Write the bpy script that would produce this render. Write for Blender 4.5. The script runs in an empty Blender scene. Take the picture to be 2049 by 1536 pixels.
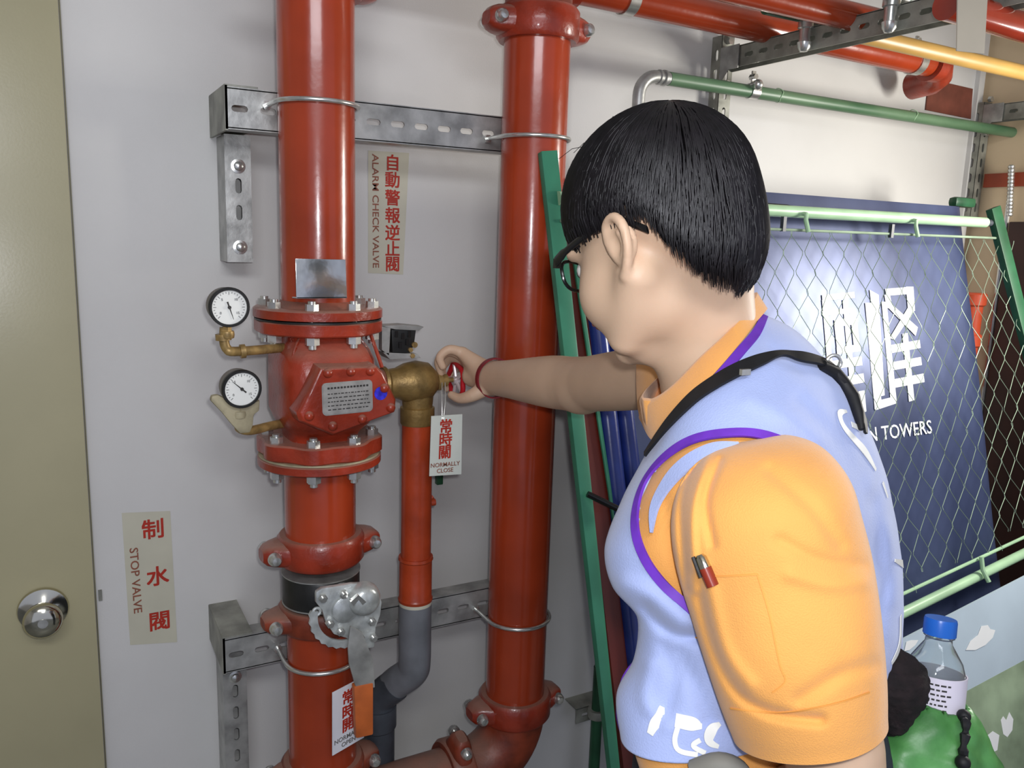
import bpy, bmesh, math, random
import numpy as np
from mathutils import Vector, Matrix
from mathutils.bvhtree import BVHTree
random.seed(7); rng = np.random.default_rng(7)
PI = math.pi
SC = bpy.context.scene
COL = SC.collection

# ------------------------------------------------------------------ camera
FPX = 1650.0
_dn = np.array([-294., -9238., -FPX]); _Z = -_dn/np.linalg.norm(_dn)
_n = np.array([-927., 323., -FPX]); _n -= _n.dot(_Z)*_Z; _Y = _n/np.linalg.norm(_n)
_X = np.cross(_Y, _Z)
RC = np.array([_X, _Y, _Z]); CC = np.array([0., -1.82, 1.62])
cam_d = bpy.data.cameras.new('camera'); cam = bpy.data.objects.new('camera', cam_d); COL.objects.link(cam)
M = Matrix([list(RC[i])+[CC[i]] for i in range(3)]+[[0, 0, 0, 1]]); cam.matrix_world = M
cam_d.sensor_width = 36; cam_d.lens = 36*FPX/2049; cam_d.clip_start = 0.02
SC.camera = cam
# ------------------------------------------------------------------ light and exposure
wd = bpy.data.worlds.new('world'); SC.world = wd; wd.use_nodes = True
wd.node_tree.nodes['Background'].inputs[0].default_value = (0.72, 0.78, 1.0, 1)
wd.node_tree.nodes['Background'].inputs[1].default_value = 0.6
def area(name, loc, target, power, sx, sy, col):
    l = bpy.data.lights.new(name, 'AREA'); l.shape = 'RECTANGLE'; l.size = sx; l.size_y = sy
    l.energy = power; l.color = col
    o = bpy.data.objects.new(name, l); COL.objects.link(o); o.location = loc
    o.rotation_euler = (Vector(target)-Vector(loc)).to_track_quat('-Z', 'Y').to_euler()
    return o
area('room_lamp_light', (2.60, -1.06, 1.74), (1.3, -.3, 1.4), 22, 0.30, 0.46, (1.0, 0.97, 0.90))
area('overhead_fill_light', (-0.2, -2.6, 2.55), (0.5, 0, .9), 20, 1.3, 0.3, (0.93, 0.95, 1.0))  # added soft fill overhead behind the camera, not a known lamp of the room
area('phone_flash_light', (0.03, -1.83, 1.66), (0.9, 0, 1.4), 6.5, 0.03, 0.03, (0.93, 0.95, 1.0))
SC.view_settings.view_transform = 'Standard'; SC.view_settings.look = 'None'
SC.view_settings.exposure = 0.08; SC.view_settings.gamma = 1; SC.view_settings.use_curve_mapping = False

# ------------------------------------------------------------------ measuring helpers (photo pixel -> point of the place)
def ray(px, py): return RC @ np.array([px-1024., 768.-py, -FPX])/FPX
def onY(px, py, y=0.0): r = ray(px, py); return CC+r*((y-CC[1])/r[1])
def onX(px, py, x): r = ray(px, py); return CC+r*((x-CC[0])/r[0])
def at(px, py, d): return CC+ray(px, py)*d
KL, YT, ZT = 0.25, -0.35, 1.70         # leaning plane of the mesh frame: y = YT - KL*(ZT-z)
def onP(px, py, off=0.0):
    r = ray(px, py); yt = YT+off
    t = (yt-KL*ZT-CC[1]+KL*CC[2])/(r[1]-KL*r[2]); return CC+r*t
def plz(x, z, off=0.0): return np.array([x, YT+off-KL*(ZT-z), z])
def V(p): return Vector([float(c) for c in p])

# ------------------------------------------------------------------ materials
def srgb(c):
    return tuple(((v/255)/12.92 if v/255 <= .04045 else ((v/255+.055)/1.055)**2.4) for v in c)+(1,)
MATS = {}
def mat(name, col, rough=.5, metal=0., var=.12, scale=8., bump=.0, bscale=60., col2=None, coat=0., trans=0., ior=1.45, emit=0., spec=.5, stretch=(1, 1, 1), sheen=0., sss=0., dust=0.):
    m = bpy.data.materials.new(name); m.use_nodes = True; nt = m.node_tree; b = nt.nodes['Principled BSDF']
    b.inputs['Roughness'].default_value = rough; b.inputs['Metallic'].default_value = metal
    b.inputs['IOR'].default_value = ior; b.inputs['Coat Weight'].default_value = coat; b.inputs['Coat Roughness'].default_value = .12
    b.inputs['Transmission Weight'].default_value = trans; b.inputs['Specular IOR Level'].default_value = spec
    b.inputs['Sheen Weight'].default_value = sheen
    if sss: b.inputs['Subsurface Weight'].default_value = sss; b.inputs['Subsurface Radius'].default_value = (.02, .008, .004); b.inputs['Subsurface Scale'].default_value = .3
    tc = nt.nodes.new('ShaderNodeTexCoord'); mp = nt.nodes.new('ShaderNodeMapping'); mp.inputs['Scale'].default_value = stretch
    nt.links.new(tc.outputs['Object'], mp.inputs[0])
    n = nt.nodes.new('ShaderNodeTexNoise'); n.inputs['Scale'].default_value = scale; n.inputs['Detail'].default_value = 6
    nt.links.new(mp.outputs[0], n.inputs['Vector'])
    rp = nt.nodes.new('ShaderNodeValToRGB'); nt.links.new(n.outputs[0], rp.inputs[0])
    c = srgb(col); c2 = srgb(col2) if col2 else tuple(min(1, v*(1-var*1.6)) for v in c[:3])+(1,)
    c1 = c if col2 else tuple(min(1, v*(1+var)) for v in c[:3])+(1,)
    rp.color_ramp.elements[0].position = .32; rp.color_ramp.elements[0].color = c2
    rp.color_ramp.elements[1].position = .66; rp.color_ramp.elements[1].color = c1
    if dust:      # settled dust lies on the upward faces
        ge = nt.nodes.new('ShaderNodeNewGeometry'); sx = nt.nodes.new('ShaderNodeSeparateXYZ'); nt.links.new(ge.outputs['Normal'], sx.inputs[0])
        mr = nt.nodes.new('ShaderNodeMapRange'); mr.inputs[1].default_value = .35; mr.inputs[2].default_value = .95; mr.inputs[4].default_value = dust; nt.links.new(sx.outputs[2], mr.inputs[0])
        mx = nt.nodes.new('ShaderNodeMix'); mx.data_type = 'RGBA'; nt.links.new(mr.outputs[0], mx.inputs[0]); nt.links.new(rp.outputs[0], mx.inputs[6]); mx.inputs[7].default_value = srgb((158, 128, 112))
        nt.links.new(mx.outputs[2], b.inputs['Base Color'])
    else: nt.links.new(rp.outputs[0], b.inputs['Base Color'])
    if bump:
        n2 = nt.nodes.new('ShaderNodeTexNoise'); n2.inputs['Scale'].default_value = bscale; n2.inputs['Detail'].default_value = 4
        nt.links.new(mp.outputs[0], n2.inputs['Vector'])
        bp = nt.nodes.new('ShaderNodeBump'); bp.inputs['Strength'].default_value = bump; bp.inputs['Distance'].default_value = .004
        nt.links.new(n2.outputs[0], bp.inputs['Height']); nt.links.new(bp.outputs[0], b.inputs['Normal'])
    MATS[name] = m; return m
WALL = mat('wall_paint', (206, 204, 200), .55, var=.03, scale=3, bump=.08, bscale=300)
DOORM = mat('olive_door_paint', (172, 165, 132), .28, var=.05, scale=3, bump=.03, bscale=200)
BEIGE = mat('beige_tile', (205, 183, 150), .5, var=.08, scale=2)
BRICK = mat('brick_red_paint', (150, 62, 34), .5, var=.15)
DARKB = mat('dark_brown', (48, 20, 14), .5, var=.25)
FLOORM = mat('floor_paint', (120, 122, 118), .45, var=.1, scale=3)
CEIL = mat('ceiling_paint', (200, 200, 196), .7, var=.04)
RED = mat('red_pipe_paint', (160, 58, 28), .24, var=.14, scale=5, bump=.12, bscale=35, coat=.3)
RED2 = mat('red_casting_paint', (150, 50, 28), .33, var=.2, scale=14, bump=.3, bscale=90, coat=.2, dust=.65)
REDD = mat('dusty_red_paint', (128, 54, 32), .45, var=.3, scale=20, bump=.25, bscale=80, dust=.6)
ORNG = mat('orange_red_pipe_paint', (170, 64, 32), .32, var=.15, scale=12, bump=.2, bscale=60)
GALV = mat('galvanised_steel', (168, 168, 164), .42, .55, var=.22, scale=22, bump=.12, bscale=80)
GALVD = mat('dull_galvanised_steel', (146, 146, 136), .5, .35, var=.25, scale=18, bump=.15)
CASE = mat('gauge_case_paint', (118, 110, 100), .5, var=.15)
ZINC = mat('bright_zinc', (205, 205, 200), .25, .8, var=.12, scale=40)
CHROME = mat('polished_steel', (200, 196, 180), .12, 1., var=.08, scale=10)
BRASS = mat('dusty_brass', (150, 122, 72), .42, .45, var=.25, scale=30, bump=.25, bscale=120)
BRASS2 = mat('brass_fitting', (158, 130, 80), .42, .35, var=.3, scale=50, bump=.1)
DUST = mat('dusty_beige_metal', (160, 150, 122), .6, .1, var=.2, scale=30)
BLACKM = mat('black_paint', (30, 30, 29), .4, var=.3, scale=20, bump=.1)
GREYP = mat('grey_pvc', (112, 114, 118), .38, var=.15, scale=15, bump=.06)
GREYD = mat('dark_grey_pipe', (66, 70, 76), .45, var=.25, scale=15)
WHITE = mat('white_print', (232, 232, 226), .45, var=.03)
CREAM = mat('cream_sticker', (196, 192, 172), .4, var=.04, scale=10)
TAGW = mat('tag_card', (205, 208, 198), .4, var=.03)
TAGW2 = mat('bright_tag_card', (222, 222, 228), .4, var=.03)
REDINK = mat('red_ink', (176, 44, 26), .5, var=.08, scale=40)
BROWNINK = mat('brown_ink', (140, 84, 64), .5, var=.08, scale=40)
GREYINK = mat('grey_ink', (110, 108, 104), .5, var=.08, scale=40)
DARKINK = mat('dark_ink', (50, 48, 46), .5, var=.08, scale=40)
PLATE = mat('aluminium_plate', (168, 165, 160), .4, .4, var=.12, scale=60)
BLUEST = mat('blue_sticker', (60, 55, 205), .25, var=.3, scale=120)
GLASS = mat('gauge_glass', (255, 255, 255), .03, trans=1., var=0)
GRIP = mat('orange_grip', (188, 96, 44), .5, var=.15, scale=20)
TEAL = mat('teal_green_paint', (56, 126, 98), .4, var=.12, scale=8)
PALEG = mat('pale_green_paint', (170, 205, 165), .35, var=.08, scale=12)
DGREEN = mat('dark_green_paint', (36, 82, 54), .4, var=.2, scale=12)
CONDG = mat('green_conduit_paint', (98, 126, 96), .4, var=.25, scale=14, stretch=(.25, 1, 1), col2=(58, 96, 66))
WIRE = mat('mesh_wire_coating', (150, 170, 145), .4, .2, var=.2)
BROWNB = mat('brown_board', (96, 34, 24), .4, var=.25, scale=6, stretch=(1, 1, .3))
POSTER = mat('dark_blue_gloss_board', (74, 84, 118), .36, .35, var=.4, scale=4, col2=(46, 54, 84), bump=.12, bscale=9, stretch=(1, 1, .3))
BLUEB = mat('blue_film', (34, 50, 120), .25, var=.3, scale=6, bump=.1, bscale=20)
YELL = mat('yellow_pipe_paint', (190, 150, 82), .4, var=.08)
TAPE = mat('grey_strip', (176, 168, 152), .6, var=.04)
SKIN = mat('skin', (206, 174, 146), .5, var=.05, scale=9, bump=.04, bscale=300, sss=.12)
HAIR = mat('black_hair', (20, 17, 20), .42, var=.3, scale=60, spec=.5)
SCALP = mat('black_hair_base', (15, 13, 15), .85, var=.3, scale=60, spec=.1)
POLO = mat('orange_polo_cloth', (230, 162, 82), .8, var=.05, scale=10, bump=.25, bscale=700, sheen=.3)
VEST = mat('light_blue_vest_cloth', (164, 178, 222), .75, var=.05, scale=8, bump=.2, bscale=500, sheen=.3)
PURP = mat('purple_binding', (104, 48, 178), .6, var=.1, scale=40)
STRAP = mat('black_webbing', (17, 17, 20), .6, var=.2, scale=80)
GLS = mat('black_glasses_plastic', (16, 15, 16), .25, var=.2)
BAND = mat('dark_red_band', (122, 24, 34), .5, var=.15, scale=60)
TROUS = mat('dark_trouser_cloth', (46, 50, 62), .85, var=.1, bump=.2, bscale=400)
SHOE = mat('black_shoe', (24, 24, 24), .5)
EYEW = mat('eye_white', (230, 226, 220), .2, var=.02)
LIP = mat('lip_skin', (176, 110, 96), .45, var=.06)
CAPB = mat('blue_cap_plastic', (28, 98, 190), .3, var=.06)
PET = mat('clear_bottle_plastic', (238, 244, 246), .06, trans=.93, var=0, ior=1.3)
WATER = mat('water', (240, 248, 250), .02, trans=1., var=0, ior=1.33)
LABELM = mat('bottle_label', (214, 208, 220), .45, var=.04)
POUCH = mat('green_nylon', (92, 156, 86), .4, var=.35, scale=16, bump=.4, bscale=30, col2=(44, 96, 44))
BLACKC = mat('black_fleece', (24, 15, 16), .9, var=.4, scale=60, bump=.5, bscale=150)
PRINTP = mat('pale_blue_print', (186, 202, 214), .3, var=.06, scale=4)
PRINTG = mat('pale_green_print', (150, 168, 140), .3, var=.25, scale=7)
BAGS = mat('grey_strap_cloth', (120, 118, 110), .7)

# ------------------------------------------------------------------ mesh helpers
BASE = {}          # object name -> world location of its root
def tag(o, label=None, cat=None, group=None, kind=None):
    if label: o['label'] = label
    if cat: o['category'] = cat
    if group: o['group'] = group
    if kind: o['kind'] = kind
    return o
def thing(name, label, cat, loc=(0, 0, 0), group=None):
    o = bpy.data.objects.new(name, None); o.empty_display_size = .05; COL.objects.link(o); o.location = V(loc)
    BASE[o] = V(loc); return tag(o, label, cat, group)
def link_mesh(name, me, m, parent=None, smooth=True, ang=38, label=None):
    if parent is not None: me.transform(Matrix.Translation(-BASE[parent])); base = BASE[parent]
    else: base = Vector((0, 0, 0))
    me.materials.append(m)
    if smooth:
        me.polygons.foreach_set('use_smooth', [True]*len(me.polygons))
        if ang: me.set_sharp_from_angle(angle=math.radians(ang))
    o = bpy.data.objects.new(name, me); COL.objects.link(o)
    if parent is not None: o.parent = parent
    BASE[o] = base
    if label: o['label'] = label
    return o
def obj(name, bm, m, parent=None, smooth=True, ang=38, label=None, bevel=0):
    if bevel:
        bm.normal_update()
        es = [e for e in bm.edges if len(e.link_faces) == 2 and e.calc_face_angle(0) > .6]
        if es: bmesh.ops.bevel(bm, geom=es, offset=bevel, segments=2, profile=.6, affect='EDGES', clamp_overlap=True)
    bmesh.ops.recalc_face_normals(bm, faces=bm.faces)
    me = bpy.data.meshes.new(name); bm.to_mesh(me); bm.free()
    return link_mesh(name, me, m, parent, smooth, ang, label)
def lift(o):
    """put a single-mesh thing's origin at its own centre"""
    me = o.data; n = len(me.vertices); co = np.empty(n*3); me.vertices.foreach_get('co', co); co = co.reshape(-1, 3)
    c = Vector([float(v) for v in (co.min(0)+co.max(0))/2]); me.transform(Matrix.Translation(-c)); o.location = o.location+c
    BASE[o] = BASE[o]+c
    return o
def NB(): return bmesh.new()
def frame(d, up=(0, 0, 1)):
    d = V(d).normalized(); u = V(up)
    if abs(d.dot(u)) > .98: u = Vector((1, 0, 0))
    x = u.cross(d).normalized(); y = d.cross(x).normalized(); return x, y, d
def box(bm, c, s, rot=None):
    vs = []
    for i in (-1, 1):
        for j in (-1, 1):
            for k in (-1, 1):
                p = Vector((i*s[0]/2, j*s[1]/2, k*s[2]/2))
                if rot is not None: p = rot @ p
                vs.append(bm.verts.new(p+V(c)))
    for f in ((0, 1, 3, 2), (4, 6, 7, 5), (0, 4, 5, 1), (2, 3, 7, 6), (0, 2, 6, 4), (1, 5, 7, 3)): bm.faces.new([vs[i] for i in f])
def loftrings(bm, rings, close=True, cap0=True, cap1=True):
    R = [[bm.verts.new(V(p)) for p in r] for r in rings]; n = len(R[0])
    for a, b in zip(R, R[1:]):
        for i in range(n if close else n-1):
            j = (i+1) % n
            try: bm.faces.new((a[i], a[j], b[j], b[i]))
            except ValueError: pass
    if cap0: bm.faces.new(R[0][::-1])
    if cap1: bm.faces.new(R[-1])
    return R
def lathe(bm, prof, o, axis, seg=32, up=(0, 0, 1), caps=True):
    """prof = [(t, r)] along axis from o"""
    x, y, d = frame(axis, up); o = V(o)
    rings = [[o+d*t+(x*math.cos(2*PI*i/seg)+y*math.sin(2*PI*i/seg))*max(r, 1e-5) for i in range(seg)] for t, r in prof]
    loftrings(bm, rings, True, caps, caps)
def cyl(bm, p0, p1, r0, r1=None, seg=24):
    r1 = r0 if r1 is None else r1; p0 = V(p0); p1 = V(p1); L = (p1-p0).length
    lathe(bm, [(0, r0), (L, r1)], p0, p1-p0, seg)
def hexcyl(bm, p0, p1, r): cyl(bm, p0, p1, r, r, 6)
def tube(bm, path, r, seg=10, closed=False, caps=True, rs=None):
    P = [V(p) for p in path]; n = len(P); rings = []
    up = None
    for i, p in enumerate(P):
        if closed: t = (P[(i+1) % n]-P[i-1])
        else: t = P[min(i+1, n-1)]-P[max(i-1, 0)]
        t = t.normalized()
        if up is None:
            up = Vector((0, 0, 1)) if abs(t.z) < .9 else Vector((1, 0, 0))
        x = up.cross(t).normalized(); y = t.cross(x).normalized(); up = y
        rr = rs[i] if rs is not None else r
        rings.append([p+(x*math.cos(2*PI*k/seg)+y*math.sin(2*PI*k/seg))*rr for k in range(seg)])
    R = loftrings(bm, rings, True, not closed and caps, not closed and caps)
    if closed:
        a, b = R[-1], R[0]
        for i in range(seg):
            j = (i+1) % seg
            bm.faces.new((a[i], a[j], b[j], b[i]))
def prism(bm, poly, depth):
    """poly: list of 3D points, depth: vector"""
    a = [bm.verts.new(V(p)) for p in poly]; b = [bm.verts.new(V(p)+V(depth)) for p in poly]; n = len(a)
    bm.faces.new(a[::-1]); bm.faces.new(b)
    for i in range(n): bm.faces.new((a[i], a[(i+1) % n], b[(i+1) % n], b[i]))
def ball(bm, c, r, sc=(1, 1, 1), seg=16, half=False, axis=(0, 0, 1)):
    n = 7; prof = []
    for i in range(n+1):
        a = (PI/2*i/n) if half else (PI*i/n-PI/2)
        if half: prof.append((r*math.sin(a), r*math.cos(a)))
        else: prof.append((r*math.sin(a), r*math.cos(a)))
    lathe(bm, prof, c, axis, seg)
def arc(c, r, a0, a1, n, e1, e2):
    c = V(c); e1 = V(e1); e2 = V(e2)
    return [c+(e1*math.cos(a0+(a1-a0)*i/n)+e2*math.sin(a0+(a1-a0)*i/n))*r for i in range(n+1)]
def spline(pts, n=8, closed=False):
    P = [np.array(p, float) for p in pts]; N = len(P); out = []
    rngi = range(N) if closed else range(N-1)
    for i in rngi:
        if closed: p0, p1, p2, p3 = P[i-1], P[i], P[(i+1) % N], P[(i+2) % N]
        else: p0, p1, p2, p3 = P[max(i-1, 0)], P[i], P[i+1], P[min(i+2, N-1)]
        for k in range(n):
            t = k/n
            out.append(.5*((2*p1)+(-p0+p2)*t+(2*p0-5*p1+4*p2-p3)*t*t+(-p0+3*p1-3*p2+p3)*t**3))
    if not closed: out.append(P[-1])
    return out
def slotted(bm, o, u, v, nrm, L, W, th, pitch, sl, sh, row=None, start=None, skip=()):
    """a flat plate from o along u (length L), v (width W), thickness th along nrm, with a row of round-ended slots"""
    o = V(o); u = V(u); v = V(v); nrm = V(nrm)
    row = W/2 if row is None else row
    n = int(L//pitch); s0 = (L-n*pitch)/2 if start is None else start
    def P(a, b, z): return o+u*a+v*b+nrm*z
    def quad(a0, a1):
        if a1-a0 < 1e-6: return
        box4 = [P(a0, 0, 0), P(a1, 0, 0), P(a1, W, 0), P(a0, W, 0)]; prism(bm, box4, nrm*th)
    quad(0, s0)
    n = int((L-s0)//pitch)
    for i in range(n):
        a0 = s0+i*pitch
        if i in skip: quad(a0, a0+pitch); continue
        cx = a0+pitch/2
        inner = []
        r = sh/2; hl = sl/2-r
        for k in range(5): a = -PI/2+PI*k/4; inner.append((cx+hl+r*math.cos(a), row+r*math.sin(a)))
        for k in range(5): a = PI/2+PI*k/4; inner.append((cx-hl+r*math.cos(a), row+r*math.sin(a)))
        outer = [(a0+pitch*.75, 0), (a0+pitch, 0), (a0+pitch, row), (a0+pitch, W), (a0+pitch*.75, W), (a0+pitch*.25, W), (a0, W), (a0, row), (a0, 0), (a0+pitch*.25, 0)]
        rings = []
        for z in (0, th):
            rings.append(([bm.verts.new(P(a, b, z)) for a, b in outer], [bm.verts.new(P(a, b, z)) for a, b in inner]))
        m_ = 10
        for k in range(m_):
            j = (k+1) % m_
            bm.faces.new((rings[0][0][k], rings[0][0][j], rings[0][1][j], rings[0][1][k]))
            bm.faces.new((rings[1][0][k], rings[1][0][j], rings[1][1][j], rings[1][1][k]))
            bm.faces.new((rings[0][1][k], rings[0][1][j], rings[1][1][j], rings[1][1][k]))
            bm.faces.new((rings[0][0][k], rings[0][0][j], rings[1][0][j], rings[1][0][k]))
    quad(s0+n*pitch, L)
def text(name, s, c, xd, yd, size, m, parent, off=.0, sx=1., ext=.0004, thick=0.0):
    """lettering as a flat mesh centred at c, reading along xd"""
    cu = bpy.data.curves.new(name, 'FONT'); cu.body = s; cu.size = 1; cu.align_x = 'CENTER'; cu.align_y = 'CENTER'
    cjk = ord(s[0]) > 0x2000
    cu.extrude = ext/size; cu.offset = 0 if cjk else thick; cu.resolution_u = 3
    o = bpy.data.objects.new(name, cu); COL.objects.link(o)
    dg = bpy.context.evaluated_depsgraph_get(); me = bpy.data.meshes.new_from_object(o.evaluated_get(dg))
    bpy.data.objects.remove(o); bpy.data.curves.remove(cu)
    if cjk:      # heavier strokes: the glyph repeated with tiny shifts
        bb = bmesh.new()
        for dx, dy in ((-1, -1), (1, -1), (-1, 1), (1, 1)):
            m2 = me.copy(); m2.transform(Matrix.Translation((dx*thick*.6, dy*thick*.6, dx*.0005+dy*.0003))); bb.from_mesh(m2); bpy.data.meshes.remove(m2)
        bb.to_mesh(me); bb.free()
    x = V(xd).normalized(); y = V(yd).normalized(); z = x.cross(y)
    mt = Matrix(((x.x*size*sx, y.x*size, z.x*size, c[0]+z.x*off), (x.y*size*sx, y.y*size, z.y*size, c[1]+z.y*off), (x.z*size*sx, y.z*size, z.z*size, c[2]+z.z*off), (0, 0, 0, 1)))
    me.transform(mt); me.materials.clear()
    return link_mesh(name, me, m, parent, smooth=False)

# ------------------------------------------------------------------ room
def struct(name, bm, m, **k): o = obj(name, bm, m, **k); o['kind'] = 'structure'; return lift(o)
XR = 2.83
bm = NB(); box(bm, (-.5, .06, 1.4), (2*XR+1, .12, 2.8)); 
bm.free(); bm = NB(); box(bm, ((XR-2.2)/2, .06, 1.4), (XR+2.2, .12, 2.8)); struct('wall_back', bm, WALL)
bm = NB(); box(bm, (XR+.06, -1.54, 1.4), (.12, 3.32, 2.8)); struct('wall_right', bm, BEIGE)
bm = NB(); box(bm, (-2.26, -1.54, 1.4), (.12, 3.32, 2.8)); struct('wall_left', bm, WALL)
bm = NB(); box(bm, (.3, -1.6, -.05), (5.4, 3.6, .1)); struct('floor', bm, FLOORM)
bm = NB(); box(bm, (.3, -1.6, 2.85), (5.4, 3.6, .1)); struct('ceiling', bm, CEIL)
# door leaf, proud of the wall, with shadow gap
d1 = thing('door_1', None, None, (-.44, -.006, 0)); d1['kind'] = 'structure'
bm = NB(); box(bm, (-.42, -.012, 1.05), (.916, .02, 2.09)); obj('door_leaf', bm, DOORM, d1, bevel=.002)
bm = NB(); box(bm, (.0402, -.005, 1.05), (.0025, .008, 2.09)); box(bm, (-.44, -.004, 2.098), (.96, .006, .006)); obj('door_gap', bm, mat('door_edge_paint', (120, 116, 92), .6), d1, smooth=False)
k = onY(100, 1232, -.05)
bm = NB(); lathe(bm, [(0, .043), (.004, .046), (.01, .044), (.014, .03), (.02, .018), (.032, .016), (.038, .026), (.05, .034), (.062, .035), (.07, .029), (.073, .012), (.0735, .0)], (k[0]-.012, -.022, k[2]+.006), (0, -1, 0), 40)
kn = obj('door_knob', bm, CHROME, d1, ang=50)
bm = NB(); cyl(bm, (k[0]-.012, -.094, k[2]+.006), (k[0]-.012, -.0965, k[2]+.006), .009); obj('key_cylinder', bm, GALV, kn)
s = onY(196, 1190, 0); bm = NB(); box(bm, (.049, -.003, s[2]), (.007, .006, .022)); obj('strike_plate', bm, GALVD, d1)
# trim strip at the end of the back wall, band on the far wall
bm = NB(); box(bm, (XR-.035, -.008, 1.4), (.03, .016, 2.8)); struct('trim_1', bm, WALL)
b = onX(2015, 360, XR); bm = NB(); box(bm, (XR-.005, -1.0, b[2]), (.01, 1.9, .045)); struct('trim_2', bm, BRICK)
q = onX(2030, 760, XR)
bm = NB(); box(bm, (XR-.0265, -.83, .86), (.05, 1.30, 1.72)); lift(tag(obj('wooden_board', bm, DARKB, bevel=.004), 'tall dark brown board against the right wall, seen behind the wire mesh edge', 'board'))
pp = [onY(1857, 158, -.001), onY(1944, 178, -.001), onY(1940, 238, -.001), onY(1850, 220, -.001)]
bm = NB(); prism(bm, pp, (0, -.004, 0)); lift(tag(obj('brown_patch', bm, mat('brown_filler', (112, 60, 46), .6, var=.2, scale=12)), 'square brown patch on the white wall below the overhead red pipe end', 'patch'))
# brown vertical bits on far wall behind mesh edge
bm = NB(); a = onX(1975, 600, XR); tube(bm, [(XR-.07, a[1], a[2]-.30), (XR-.07, a[1], a[2]+.0)], .028, 16); 
for zz in (a[2]-.02, a[2]-.16): lathe(bm, [(0, .03), (.005, .036), (.04, .036), (.045, .03)], (XR-.07, a[1], zz), (0, 0, 1), 20)
lift(tag(obj('orange_stub_pipe', bm, mat('bright_orange_paint', (206, 84, 52), .4)), 'bright orange pipe stub with collars behind the right end of the wire mesh', 'pipe'))
bm = NB(); p0 = onX(2024, 330, XR-.03); p1 = onX(2020, 425, XR-.03); tube(bm, [p0, (p0+p1)/2, (p1[0], p1[1], .1)], .008, 8)
for i in range(14):
    t = i/13; c = p0*(1-t)+p1*t; lathe(bm, [(0, .008), (.003, .0105), (.009, .0105), (.012, .008)], c, (0, 0, -1), 10)
lift(tag(obj('silver_flexible_conduit', bm, ZINC), 'thin silver ribbed conduit going down the right wall behind the green frame top', 'conduit'))

# ------------------------------------------------------------------ big pipes and couplings
YP = -.245; XL, XRR = .447, .915; PR = .07
def zL(py): return float(onY(632+(py-200)*.0125, py, YP)[2])
def zR(py): return float(onY(1075-py*.034, py, YP)[2])
def pipe_thing(name, label, p0, p1, r, m, group=None, cat='pipe', rims=True):
    bm = NB(); cyl(bm, p0, p1, r, r, 48); o = obj(name, bm, m); tag(o, label, cat, group); return lift(o)
def coupling(label, c, ax, ear, r=PR, m=None, h=.052, group='red grooved couplings on the big pipes', mt=None):
    """grooved coupling: ring with two bolt pads along direction ear; bolts run along ax x ear"""
    m = m or RED2
    c = V(c); ax = V(ax).normalized(); ear = V(ear).normalized(); fr = ax.cross(ear).normalized()
    t = thing('pipe_coupling', label, 'coupling', c, group)
    bm = NB(); R = r+.017
    lathe(bm, [(-h/2, r-.001), (-h/2, R-.006), (-h/2+.008, R), (h/2-.008, R), (h/2, R-.006), (h/2, r-.001)], c, ax, 48)
    obj('clamp_ring', bm, m, t)
    for s in (-1, 1):
        e = ear*s; bm = NB(); sec = []
        # bolt pad: hull from the ring to a rounded lug
        for (d, w, hh) in ((r*.55, .058, h*.42), (R-.002, .040, h*.42), (R+.014, .030, h*.40), (R+.026, .026, h*.33), (R+.034, .018, h*.2)):
            sec.append([c+e*d+fr*(w*math.copysign(abs(math.cos(a))**.6, math.cos(a)))+ax*(hh*math.copysign(abs(math.sin(a))**.6, math.sin(a))) for a in [2*PI*i/20 for i in range(20)]])
        loftrings(bm, sec); obj('bolt_pad', bm, m, t)
        bm = NB(); b0 = c+e*(R+.016)
        lathe(bm, [(-.048, .0), (-.047, .008), (-.042, .012), (-.034, .0135), (-.030, .0135), (-.030, .008), (.030, .008), (.030, .0135), (.034, .0135), (.042, .012), (.047, .008), (.048, 0)], b0, fr, 20)
        obj('bolt', bm, ZINC, t)
    return t
zfl = zL(612)                    # top of upper flange
zc1, zc2 = zL(1090), zL(1222)
zcb = zL(1532)
up_p = pipe_thing('fire_riser_pipe', 'thick red left riser pipe coming down from the top to the flanged valve', (XL, YP, 2.75), (XL, YP, zfl-.012), PR, RED, 'large red riser pipes')
coupling('red coupling on the left riser at the very top edge of the photo', (XL, YP, zL(-38)), (0, 0, 1), (1, .1, 0))
lowz0 = zL(915)
pipe_thing('fire_riser_pipe', 'short red riser section between the lower flange and the black butterfly valve', (XL, YP, lowz0+.004), (XL, YP, zc1-.02), PR, RED, 'large red riser pipes')
pipe_thing('fire_riser_pipe', 'dull red riser section below the silver valve lever, at the bottom left', (XL, YP, zc2+.02), (XL, YP, .02), PR, RED, 'large red riser pipes')
coupling('red coupling with silver bolt domes right above the black valve body', (XL, YP, zc1), (0, 0, 1), (1, .05, 0), h=.058)
coupling('red coupling just under the black valve body, behind the silver lever plate', (XL, YP, zc2), (0, 0, 1), (1, .05, 0), h=.05, m=REDD)
coupling('red coupling at the bottom edge of the photo under the white tag', (XL, YP, zcb), (0, 0, 1), (1, .05, 0), m=REDD)
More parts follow.
